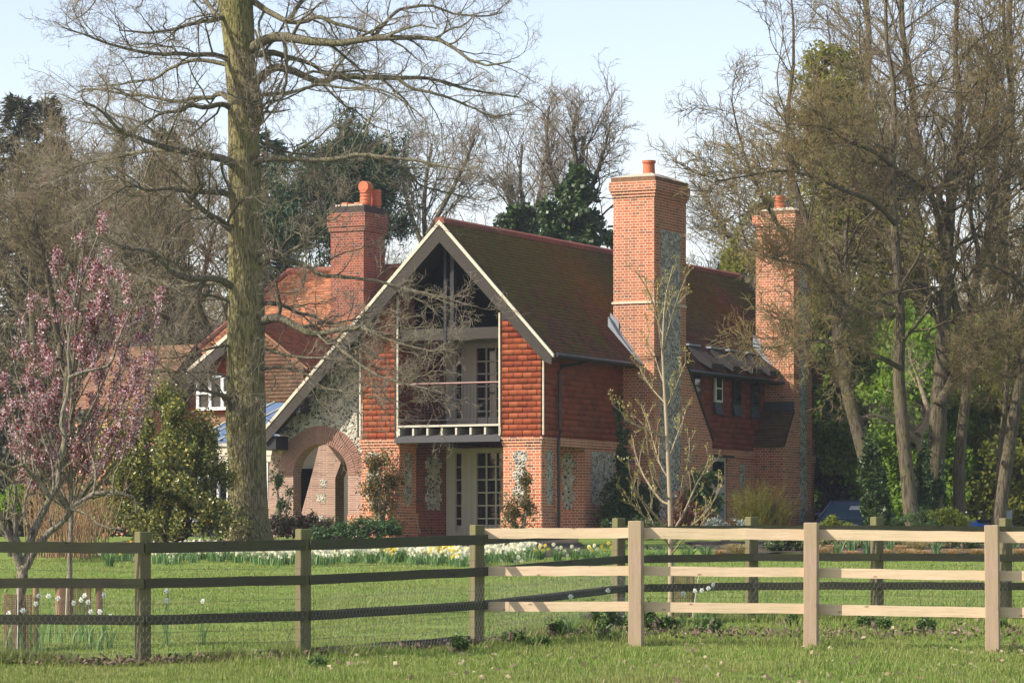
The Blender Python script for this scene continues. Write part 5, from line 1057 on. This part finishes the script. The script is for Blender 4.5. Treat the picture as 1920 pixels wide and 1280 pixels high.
# red tulip
x,y=px2(1440,43); g=float(gz(x,y)); tp=empty('tulip',(x,y,g)); tag(tp,'single coral-red tulip on the lawn behind the pale fence','flower')
m=MB(); m.tube([(0,0,-.02),(0,0,.26)],.005,5); 
for k in range(4): blade(m,0,0,.2,.014,random.uniform(-.1,.1),random.uniform(-.05,.05))
m.build('stem',M['stalk'],tp)
m=MB()
for k in range(6):
    t=k*math.pi/3; c_,s_=math.cos(t),math.sin(t); m.add([(0,0,.255),(c_*.05-s_*.03,s_*.05+c_*.03,.29),(c_*.045,s_*.045,.35),(c_*.05+s_*.03,s_*.05-c_*.03,.29)],[(0,1,2,3)])
m.build('petals',mat_leaf('coral_petals',[(.75,.12,.09),(.85,.25,.18)],.5,.3),tp)

# ------------------------------------------------------------------ flower beds
def sheet(name,pts,mat,label,dz=.02,step=.5):
    """soil patch that follows the ground"""
    xs=np.array([p[0] for p in pts]); y0,y1=min(p[1] for p in pts),max(p[1] for p in pts); v=[];f=[]
    ys=np.arange(y0,y1+.01,step); n=40
    for y in ys:
        l=np.interp(y,[p[1] for p in pts],[p[0] for p in pts]); r_=np.interp(y,[p[1] for p in pts],[p[2] for p in pts])
        for x in np.linspace(l,r_,n): xx=x+.1*math.sin(y*3+x); v.append((xx,y,float(gz(xx,y))+dz+.012*math.sin(xx*9+y*7)))
    k=len(ys)
    for j in range(k-1):
        for i in range(n-1): a=j*n+i; f.append((a,a+1,a+1+n,a+n))
    return tag(fastmesh(name,v,f,M[mat],smooth=True),label,'bed',kind='structure')
sheet('flower_bed',[(-9.5,69.5,1.6),(-9.5,86,1.6)],'soil','dark soil of the daffodil bed in front of the house')
sheet('flower_bed',[(4.2,72,14),(4.2,84,14)],'soil','soil of the grass and shrub bed at the right')
def daffs():
    r=np.random.default_rng(301); n=3900; px=r.uniform(150,1010,n); 
    front=1062-4*np.sin(px*.02)-(px<290)*10-np.clip((px-900)/100,0,1)*4; py=front-2-r.uniform(0,1,n)*15; Y=11445/(py-879); x=(px-CX)/F*Y; keep=np.ones(n,bool); gp=(px<285)&(r.uniform(0,1,n)<.35); keep&=~gp
    cl=np.sin(x*5+np.sin(Y*4)*2)+np.sin(Y*5.1+x*1.3); keep&=(cl>-1.2)&(r.uniform(0,1,n)<1-.75*np.clip((px-900)/110,0,1))&(py<front-3-5*np.abs(np.sin(px*.043)+np.sin(px*.11+1))*.8); x,Y,px=x[keep],Y[keep],px[keep]; m=len(x); z=gz(x,Y)
    # leaves
    k=9; b=np.repeat(np.stack([x,Y,z],-1),k,0)+np.concatenate([r.normal(0,.06,(m*k,2)),np.zeros((m*k,1))],1); h=r.uniform(.12,.27,m*k); a=r.uniform(0,6.28,m*k); l=r.uniform(.02,.14,m*k)
    mid=b+np.stack([np.cos(a)*l*.3,np.sin(a)*l*.3,h*.6],-1); top=b+np.stack([np.cos(a)*l,np.sin(a)*l,h],-1); e=np.stack([np.cos(a+1.5),np.sin(a+1.5),0*a],-1)*.007
    V=np.stack([b-e,b+e,mid+e,mid-e,top],1).reshape(-1,3); o=np.arange(m*k)[:,None]*5; Fc=np.concatenate([o+np.array([[0,1,2,3]]),o+np.array([[3,2,4,4]])]); 
    Fc2=np.concatenate([o+np.array([[0,1,2]]),o+np.array([[0,2,3]]),o+np.array([[3,2,4]])])
    tag(fastmesh('daffodil_leaves',V,Fc2,M['stalk']),'blue-green leaves of the massed daffodils in front of the house','foliage',kind='stuff')
    sel=(px>285)&(r.uniform(0,1,m)<.6); yl=sel&(((px>700)&(px<735))|((px>815)&(px<860)))&(r.uniform(0,1,m)<.6); yl|=(px<285)&(px>180)&(r.uniform(0,1,m)<.03); wh=sel&~yl
    for s_,mt,lb,nm in ((wh,'cream_petal','cream-white daffodil heads massed along the front of the house','daffodil_flowers'),(yl,'yellow','yellow daffodil heads among the massed cream ones','yellow_daffodil_flowers')):
        c=np.stack([x[s_],Y[s_],z[s_]+r.uniform(.15,.29,s_.sum())],-1); c=np.repeat(c,3,0)+np.concatenate([r.normal(0,.07,(len(c)*3,2)),r.normal(0,.025,(len(c)*3,1))],1); q=len(c)
        # six-petal rosettes as three crossed leaves
        D=nrm(np.stack([r.normal(-.3,.5,q),np.full(q,-1.),r.normal(.1,.3,q)],-1)); U=nrm(np.cross(D,np.array([0,0,1.]))); Wv=np.cross(D,U); Vs=[]
        for kk in range(3):
            t=kk*np.pi/3+r.uniform(0,.5,q)[:,None]; d=U*np.cos(t)+Wv*np.sin(t); e=-U*np.sin(t)+Wv*np.cos(t); rr=.042*r.uniform(.8,1.2,q)[:,None]; Vs.append(np.stack([c-d*rr,c-e*rr*.42+D*.006*(kk+1),c+d*rr,c+e*rr*.42+D*.006*(kk+1)],1))
        V=np.stack(Vs,1).reshape(-1,3); tag(fastmesh(nm,V,np.arange(len(V)).reshape(-1,4),M[mt]),lb,'flowers',kind='stuff')
M['cream_petal']=mat_leaf('cream_petals',[(.78,.76,.56),(.84,.83,.70),(.80,.72,.38)],.5,.35)
daffs()
def clump(px,py,h,wpx,label,seed,flowers=(),mat='stalk',n=46,name='daffodil_clump',cat='flower',group='daffodil clumps along the bed',wd=.008,bend=.5,lean=.5):
    random.seed(seed); Y=11445/(py-879); x,y=px2(px,Y); o=empty(name,(x,y,float(gz(x,y)))); tag(o,label,cat,group); r_=wpx*Y/F/2; m=MB()
    for i in range(n):
        a=random.uniform(0,6.28); k=random.uniform(0,1)**.6; blade(m,math.cos(a)*r_*.35*k,math.sin(a)*r_*.35*k,h*random.uniform(.6,1.05),wd,math.cos(a)*r_*lean*k*1.6,math.sin(a)*r_*lean*k,bend)
    m.build('leaves',M[mat],o)
    for fx,fy,mt in flowers:
        X=(fx-px)*Y/F; Z=CZ+(HY-fy)/F*Y-float(gz(x,y)); MB().tube([(X*.4,0,0),(X,0,Z)],.005,4).build('stem',M['stalk'],o); flower('flower',X,-.02,Z,.045,mt,o,'yellow' if mt=='yellow' else 'corona')
    return o
fl=lambda *a:[(x,y,t) for x,y,t in a]
clump(205,1062,.36,40,'daffodil tuft with three yellow heads under the holly bush',1,fl((196,1027,'yellow'),(210,1024,'yellow'),(226,1036,'yellow'),(187,1037,'cream_petal')),n=60)
clump(745,1052,.40,60,'tall green daffodil tuft without flowers in the middle of the bed',2,n=90)
cl=[(955,1056,[(948,1040),(960,1046),(940,1052),(972,1044)],'cream_petal','lowest cream daffodil clump right of the corner post'),(985,1046,[(975,1028),(990,1022),(1000,1030),(982,1036)],'cream_petal','cream daffodil clump below the right pier'),
 (1012,1048,[(1012,1024),(1022,1022),(1005,1032)],'yellow','daffodil clump with orange heads below the corner pier'),(1045,1050,[(1038,1020),(1052,1026),(1058,1034)],'cream_petal','first cream daffodil clump right of the corner pier'),
 (1078,1048,[(1072,1024),(1085,1030)],'cream_petal','cream daffodil clump below the flint wall panel'),(1108,1050,[(1104,1024),(1114,1022)],'cream_petal','cream daffodil clump left of the yellow pair'),
 (1100,1054,[(1105,1026)],'yellow','daffodil clump with one yellow head'),(1132,1056,[(1128,1024),(1141,1018)],'yellow','daffodil clump with two yellow heads beside a dark post')]
for i,(x,y,f,mt,lb) in enumerate(cl): clump(x,y,.34,44,lb,10+i,[(a,b,mt) for a,b in f]+[(a+6,b+7,mt) for a,b in f],n=90)
for i,(x,y,lb) in enumerate([(1222,1052,'flowerless daffodil tuft left of the young tree'),(1245,1050,'flowerless daffodil tuft touching the young tree'),(1290,1048,'flowerless daffodil tuft right of the young tree'),(1325,1046,'small flowerless tuft farther right of the young tree')]): clump(x,y,.34,44,lb,30+i,n=90)
M['iris']=mat_leaf('iris_leaves',[(.08,.16,.06),(.14,.24,.10),(.22,.30,.16)],.45,.3)
for i,(x,y,lb) in enumerate([(1572,1044,'iris tuft just right of the second pale post'),(1598,1040,'iris tuft behind the orange sedge, right of the second pale post'),(1627,1040,'iris tuft left of the dark post behind the pale rails'),(1668,1042,'iris tuft right of the dark post behind the pale rails'),(1757,1042,'largest iris tuft in the sedge bed'),(1900,1040,'iris tuft right of the third pale post')]):
    clump(x,y,.42,30,lb,50+i,mat='iris',n=26,name='iris_clump',cat='plant',group='iris tufts in the sedge bed',wd=.02,bend=.15,lean=.5)
M['sedge']=mat_leaf('orange_sedge',[(.38,.20,.09),(.55,.33,.17),(.62,.44,.24),(.42,.26,.10)],.6,.3)
M['sedge_green']=mat_leaf('green_sedge',[(.30,.26,.10),(.42,.36,.16),(.5,.30,.15)],.6,.3)
sg_=[(1382,1046,40,.42,'sedge_green','tall greenish sedge tuft left of the box bush'),(1350,1044,22,.22,'sedge','small orange sedge tuft beside the tall greenish one'),(1405,1044,24,.24,'sedge','small orange sedge tuft left of the box bush'),(1540,1044,22,.30,'sedge','orange sedge tuft hugging the second pale post'),(1562,1040,20,.28,'sedge','orange sedge tuft before the first iris'),(1597,1046,26,.22,'sedge','low orange sedge tuft below the second iris'),
 (1662,1044,20,.22,'sedge','small sedge tuft right of the far dark post'),(1686,1040,26,.30,'sedge','russet sedge tuft left of the tall blond one'),(1704,1044,26,.24,'sedge','low sedge tuft before the blond one'),(1722,1040,38,.44,'sedge_green','tall blond sedge tuft left of the largest iris'),(1730,1046,26,.22,'sedge','low russet sedge tuft left of the largest iris'),
 (1786,1045,28,.26,'sedge','round sedge tuft right of the largest iris'),(1828,1044,24,.26,'sedge','sedge tuft right of the small box bush'),(1846,1043,24,.24,'sedge','sedge tuft left of the third pale post'),(1886,1044,20,.22,'sedge','sedge tuft right of the third pale post'),(1914,1044,24,.26,'sedge','sedge tuft at the right edge of the photo')]
for i,(x,y,wp,h,mt,lb) in enumerate(sg_): clump(x,y,h*1.4,wp*1.15,lb,70+i,mat=mt,n=300,name='sedge_tuft',cat='ornamental grass',group='sedge tufts in the right bed',wd=.006,bend=1.15,lean=1.0)
# bed filler: low foliage between the clumps
leafy('bed_shrub',[(1240,1035,70,10),(1330,1036,50,8)],'low mixed foliage behind the young tree','plant','darkshrub',6000,.06,310,76,gap=(.3,-.1))
leafy('bed_shrub',[(1640,1018,90,10),(1780,1016,60,10),(1890,1016,40,10),(1560,1016,30,8)],'low olive foliage at the back of the sedge bed','plant',mat_leaf('olive_foliage',[(.10,.12,.04),(.2,.2,.08),(.28,.24,.10)],.6,.2),12000,.06,311,77,gap=(.3,-.2))

# ------------------------------------------------------------------ car and quad bike
def car():
    Y=103.0; x,y=px2(1603,Y); g=float(gz(x,y)); o=empty('parked_car',(x,y,g),math.radians(-113)); tag(o,'dark blue hatchback parked beside the house, half hidden by ivy','car')
    t=NT('blue_car_paint',.25,.5); t.col((.07,.11,.21)); t.b.inputs['Coat Weight'].default_value=.6; pm=t.m
    t=NT('car_glass_sky_tint',.05,.7); t.col((.14,.24,.36)); t.b.inputs['Metallic'].default_value=.35; gm=t.m  # sky reflection painted in as a blue base colour
    def loft(secs):      # secs: list of (x, [(y,z)...]) closed rings
        m=MB(); n=len(secs[0][1]); v=[];f=[]
        for X,r_ in secs: v+=[(X,a,b) for a,b in r_]
        for i in range(len(secs)-1):
            for k in range(n): f.append((i*n+k,i*n+(k+1)%n,(i+1)*n+(k+1)%n,(i+1)*n+k))
        f+=[tuple(range(n)),tuple(range((len(secs)-1)*n,len(secs)*n))]; return m.add(v,f)
    def ring(w1,z0,w2,z1,w3,z2): return [(-w1,z0),(w1,z0),(w2,z1),(w3,z2),(-w3,z2),(-w2,z1)]
    body=loft([(-2.05,ring(.72,.35,.80,.6,.70,.86)),(-1.8,ring(.80,.25,.86,.6,.78,.95)),(-.9,ring(.82,.22,.87,.62,.80,1.0)),(.6,ring(.82,.22,.87,.62,.80,1.0)),(1.4,ring(.82,.22,.87,.6,.76,.90)),(1.95,ring(.76,.25,.82,.55,.66,.74)),(2.1,ring(.62,.32,.68,.5,.5,.6))]).build('body',pm,o,smooth=False,bevel=.03)
    # x+ is the front: screen, roof, tailgate
    gh=loft([(-1.95,[(-.66,.93),(.66,.93),(.60,1.05),(-.60,1.05)]),(-1.45,[(-.74,.97),(.74,.97),(.58,1.42),(-.58,1.42)]),(-.2,[(-.76,.98),(.76,.98),(.60,1.47),(-.60,1.47)]),(.45,[(-.74,.97),(.74,.97),(.57,1.42),(-.57,1.42)]),(1.35,[(-.68,.90),(.68,.90),(.64,.94),(-.64,.94)])]).build('windows',gm,o)
    roof=loft([(-1.65,[(-.56,1.36),(.56,1.36),(.52,1.40),(-.52,1.40)]),(-1.3,[(-.60,1.43),(.60,1.43),(.54,1.475),(-.54,1.475)]),(-.2,[(-.62,1.465),(.62,1.465),(.54,1.51),(-.54,1.51)]),(.42,[(-.60,1.42),(.60,1.42),(.54,1.465),(-.54,1.465)]),(.52,[(-.58,1.40),(.58,1.40),(.54,1.43),(-.54,1.43)])]).build('roof',pm,o)
    for s_ in (-1,1):
        MB().tube([(.48,s_*.60,1.42),(1.38,s_*.70,.95)],.03,6).build('pillar',pm,body); MB().tube([(-.35,s_*.775,.98),(-.35,s_*.615,1.46)],.03,6).build('pillar',pm,body); MB().tube([(-1.4,s_*.745,.98),(-1.5,s_*.6,1.42)],.045,6).build('pillar',pm,body)
        MB().box(.75,.92,s_*.90-.08,s_*.90+.08,.98,1.10).build('wing_mirror',pm,body,bevel=.03)
        hl=MB().box(1.86,2.02,s_*.58-.13,s_*.58+.13,.60,.72).build('headlight',M['white'],body,bevel=.02)
        for X in (-1.25,1.3):
            w_=MB().cyl((X,.31),.31,.31,s_*.68-.01*s_,s_*.87,20,axis=1).build('wheel',M['pipe'],o); MB().cyl((X,.31),.19,.19,s_*.871,s_*.885,14,axis=1).build('rim',M['lead'],w_)
    MB().add([(1.0,.12,1.17),(1.0,.50,1.17),(.80,.48,1.29),(.80,.12,1.29)],[(0,1,2,3)]).build('windscreen_card',M['white'],gh)
    MB().tube([(-1.6,0,1.42),(-1.85,0,1.62)],.004,4).build('aerial',M['pipe'],o)
car()
def quad():
    Y=99; x,y=px2(1836,Y); g=float(gz(x,y)); o=empty('quad_bike',(x,y,g),math.radians(200)); tag(o,'blue quad bike with a grey box on its rack, behind the third pale post','quad bike')
    t=NT('blue_plastic',.35,.5); t.col((.02,.13,.45)); bm_=t.m
    MB().add([(-.5,-.12,.55),(.5,-.12,.6),(.75,-.2,.5),(-.75,-.2,.6),(-.5,.12,.55),(.5,.12,.6),(.75,.2,.5),(-.75,.2,.6),(.1,0,.82),(.55,0,.72)],[(0,1,2,3),(4,7,6,5),(0,3,7,4),(1,5,6,2),(0,4,8),(1,9,5),(0,8,9,1),(4,5,9,8),(3,2,6,7)]).build('body',bm_,o,bevel=.02)
    for X in (-.6,.62):
        for s_ in (-1,1):
            MB().prism([(X-.34,.50),(X-.2,.66),(X+.18,.68),(X+.36,.54),(X+.33,.50),(X+.16,.63),(X-.18,.61),(X-.3,.48)],1,s_*.42-.14,s_*.42+.14).build('mudguard',bm_,o)
            w_=MB().cyl((X,.28),.28,.28,s_*.42-.11,s_*.42+.11,18,axis=1).build('wheel',M['pipe'],o); MB().cyl((X,.28),.13,.13,s_*.535,s_*.545,12,axis=1).build('rim',M['lead'],w_)
    MB().box(-.45,.05,-.13,.13,.72,.82).build('seat',M['black'],o,bevel=.03)
    h_=MB().tube([(.35,0,.75),(.25,0,.98)],.02,6).tube([(.2,-.38,1.02),(.25,-.15,.98),(.25,.15,.98),(.2,.38,1.02)],.014,6).build('handlebar',M['pipe'],o)
    for s_ in (-1,1): MB().tube([(.2,s_*.38,1.02),(.18,s_*.5,1.03)],.025,6).build('grip',M['white'],h_)
    MB().box(-.95,-.55,-.25,.25,.72,1.08).build('rack_box',M['lead'],o,bevel=.02)
quad()

# ------------------------------------------------------------------ pushchair-like frame by the French door: bent hoop rest and stick
def hoop():
    Y=91.6; x,y=W(770,1005,Y)[:2]; o=empty('garden_frame',(x,y,2.27)); tag(o,'thin black hooped metal frame leaning against the pier left of the French door','garden frame')
    b=np.array([x,y,2.27]); q=lambda px,py,Yy=Y: tuple(W(px,py,Yy)-b)
    MB().tube([q(763,939),q(772,940),q(790,938)],.012,5).build('bar',M['pipe'],o); MB().tube([q(764,945),q(767,960),q(773,978),q(776,1003)],.010,5).build('leg',M['pipe'],o); MB().tube([q(790,938),q(795,960),q(802,978),q(812,1003)],.010,5).build('leg',M['pipe'],o); MB().tube([q(776,963),q(781,975),q(788,1000)],.010,5).build('stick',M['cream'],o)
hoop()

# ------------------------------------------------------------------ grass
def grass():
    r=np.random.default_rng(401)
    t=NT('grass_blades',.6,.25); rn=t.rnd(); c=t.ramp(rn,[(0,(.10,.175,.028)),(.4,(.175,.265,.045)),(.8,(.25,.32,.07)),(.93,(.36,.35,.13)),(1,(.5,.42,.22))]); big=t.noise(t.coord('Object'),.6,4); c=t.mix(t.ramp(big,[(.40,(0,0,0)),(.66,(.75,.75,.75))]),c,(.27,.27,.09))
    t.col(c); tr=t.n('BsdfTranslucent'); t.l(c,tr.inputs[0]); mx=t.n('MixShader'); mx.inputs[0].default_value=.35; t.l(t.b.outputs[0],mx.inputs[1]); t.l(tr.outputs[0],mx.inputs[2]); t.l(mx.outputs[0],t.t.nodes['Material Output'].inputs[0])
    def patch(n,Y0,Y1,h0,h1,w,name,label,pw=2.,mask=None,lean=.6,tuft=0.):
        u=r.uniform(0,1,n); Y=1/(1/Y0+(1/Y1-1/Y0)*u); x=r.uniform(-.175,.175,n)*Y*1.03
        if mask is not None: k=mask(x,Y); x,Y=x[k],Y[k]
        n=len(x); den=np.sin(x*2.3+np.sin(Y*1.7))+np.sin(Y*2.9+x*.8)+np.sin(x*7+Y*5)+np.sin(x*4.1-Y*6.3); hh=r.uniform(h0,h1,n)*np.clip(1+.22*den+(tuft*(r.uniform(0,1,n)<.3)*(den>1.6)),.25,3); b=np.stack([x,Y,gz(x,Y)-.004],-1); a=r.uniform(0,6.28,n); l=hh*r.uniform(.1,lean,n)
        top=b+np.stack([np.cos(a)*l,np.sin(a)*l,hh],-1); a2=r.uniform(0,6.28,n); e=np.stack([np.cos(a2),np.sin(a2),0*a2],-1)*(w*Y/34)[:,None]; mid=b*.45+top*.55-np.array([0,0,1])*0+np.stack([0*a,0*a,hh*.12],-1)
        V=np.stack([b-e,b+e,mid+e*.7,mid-e*.7,top],1).reshape(-1,3); o=np.arange(n)[:,None]*5; Fc=np.concatenate([o+np.array([[0,1,2]]),o+np.array([[0,2,3]]),o+np.array([[3,2,4]])]); return tag(fastmesh(name,V,Fc,t.m),label,'grass',kind='stuff')
    def line(x):   # the dark fence line in plan
        return np.interp(x,[p[0] for p in dark],[p[1] for p in dark])
    patch(260000,27.5,42,.02,.055,.0035,'paddock_grass','rough paddock grass in front of the fences',tuft=1.1,mask=lambda x,Y:Y<line(x)+.1)
    patch(330000,31,69,.015,.035,.004,'lawn_grass','mown lawn between the fences and the flower bed',mask=lambda x,Y:(Y>line(x)+.1)&(Y<68))
    m=60000; i=r.integers(0,len(dark)-1,m); s=r.uniform(0,1,m); D=np.array(dark); p=D[i]*(1-s[:,None])+D[i+1]*s[:,None]; x=p[:,0]+r.normal(0,.12,m); Y=p[:,1]+r.normal(0,.16,m); k=(np.sin(x*3.7)+np.sin(x*9+1)+r.normal(0,.7,m))>-.4; x,Y=x[k],Y[k]; n=len(x); hh=r.uniform(.04,.13,n)*(1+.5*np.sin(x*2.3)); b=np.stack([x,Y,gz(x,Y)],-1); a=r.uniform(0,6.28,n); top=b+np.stack([np.cos(a)*hh*.6,np.sin(a)*hh*.6,hh],-1); e=np.stack([np.cos(a+1.6),np.sin(a+1.6),0*a],-1)*.0035
    V=np.stack([b-e,b+e,top],1).reshape(-1,3); tag(fastmesh('fence_grass',V,np.arange(n*3).reshape(-1,3),t.m),'longer grass left uncut along the foot of the dark fence','grass',kind='stuff')
    # debris, dead grass and leaves
    n=2600; px=r.uniform(-20,1940,n); xx=(px-CX)/F*32; Yl=np.where(px<1000,line(xx)-.15,36.5); Y=Yl+r.normal(0,.13,n)*np.where(px<1000,1,4); x=(px-CX)/F*Y; P=np.stack([x,Y,gz(x,Y)+.03+np.abs(r.normal(0,.02,n))],-1)
    V,Fc=leaves(P,.055,r,.5); tag(fastmesh('dead_growth',V,Fc,mat_leaf('dead_growth',[(.10,.07,.055),(.17,.11,.09),(.24,.18,.12),(.06,.05,.035)],.9,.1)),'dead brown growth and clods along the foot of the fence','ground litter',kind='stuff')
    n=300; Y=1/(1/27.5+(1/40-1/27.5)*r.uniform(0,1,n)); x=r.uniform(-.06,.17,n)*Y; k=Y<line(x)-.1; x,Y=x[k],Y[k]; P=np.stack([x,Y,gz(x,Y)+.035],-1); P=np.concatenate([P,P+r.normal(0,.02,P.shape)*[1,1,.2]]); d=r.normal(0,1,(len(P),3))*[1,1,.25]
    V,Fc=leaves(P,.055,r,.7,dirs=d*2); tag(fastmesh('fallen_leaves',V,Fc,mat_leaf('dry_leaves',[(.26,.18,.11),(.38,.29,.19),(.48,.39,.27),(.22,.13,.08)],.8,.15)),'dry tan leaves scattered over the paddock grass','fallen leaves',kind='stuff')
grass()
NET=mat_leaf('nettle_leaves',[(.05,.10,.025),(.10,.18,.045),(.18,.27,.08)],.5,.25)
wd_=[(1044,1196,20,.24,'upright dark weed left of the near pale post'),(1108,1178,26,.34,'tall nettle clump left of the near pale post'),(1150,1186,34,.34,'broad nettle clump touching the near pale post'),(1140,1202,30,.18,'low pale weeds at the foot of the near pale post'),(1215,1180,24,.30,'nettle clump right of the near pale post'),(1255,1180,26,.16,'low weed mat right of the near pale post'),
     (1330,1180,34,.14,'low weed patch between the first two pale posts'),(1622,1176,22,.16,'weed tuft under the dark post right of the second pale post'),(1655,1180,22,.14,'weed tuft beside the dark post right of the second pale post'),(1735,1184,26,.18,'green weed clump left of the third pale post'),(1480,1172,20,.14,'small weed clump left of the second pale post'),(860,1222,24,.16,'leafy weed by the corner post'),(600,1252,26,.10,'dock-like weed at the foot of the second dark post'),(1870,1180,26,.12,'weeds right of the third pale post'),(960,1205,30,.12,'weed mat just right of the corner post'),(1010,1212,26,.10,'low weeds on the bank right of the corner post')]
for i,(x,y,wp,h,lb) in enumerate(wd_):
    Y=11445/(y-879); leafy('weed_clump',[(x,y-h*.5*F/Y,wp*.7,h*.5*F/Y),(x+wp*.4,y-h*.4*F/Y,wp*.4,h*.4*F/Y),(x-wp*.4,y-h*.35*F/Y,wp*.4,h*.35*F/Y)],lb,'weeds',NET,900,.035,500+i,Y,gap=(.12,-.1),shell=.2,group='weeds along the fence foot')
# ------------------------------------------------------------------ air
hz=MB().box(-70,70,-6,190,-1.2,26).build('haze',M['cream']); hz['kind']='stuff'; hz['label']='thin pale spring haze filling the air'; hz.data.materials.clear()
hm=bpy.data.materials.new('haze_air'); hm.use_nodes=True; ht=hm.node_tree; ht.nodes.clear(); ho=ht.nodes.new('ShaderNodeOutputMaterial'); hv=ht.nodes.new('ShaderNodeVolumePrincipled')
hv.inputs['Color'].default_value=(.85,.92,1,1); hv.inputs['Density'].default_value=.0003; hv.inputs['Anisotropy'].default_value=.3; ht.links.new(hv.outputs[0],ho.inputs['Volume']); hz.data.materials.append(hm)
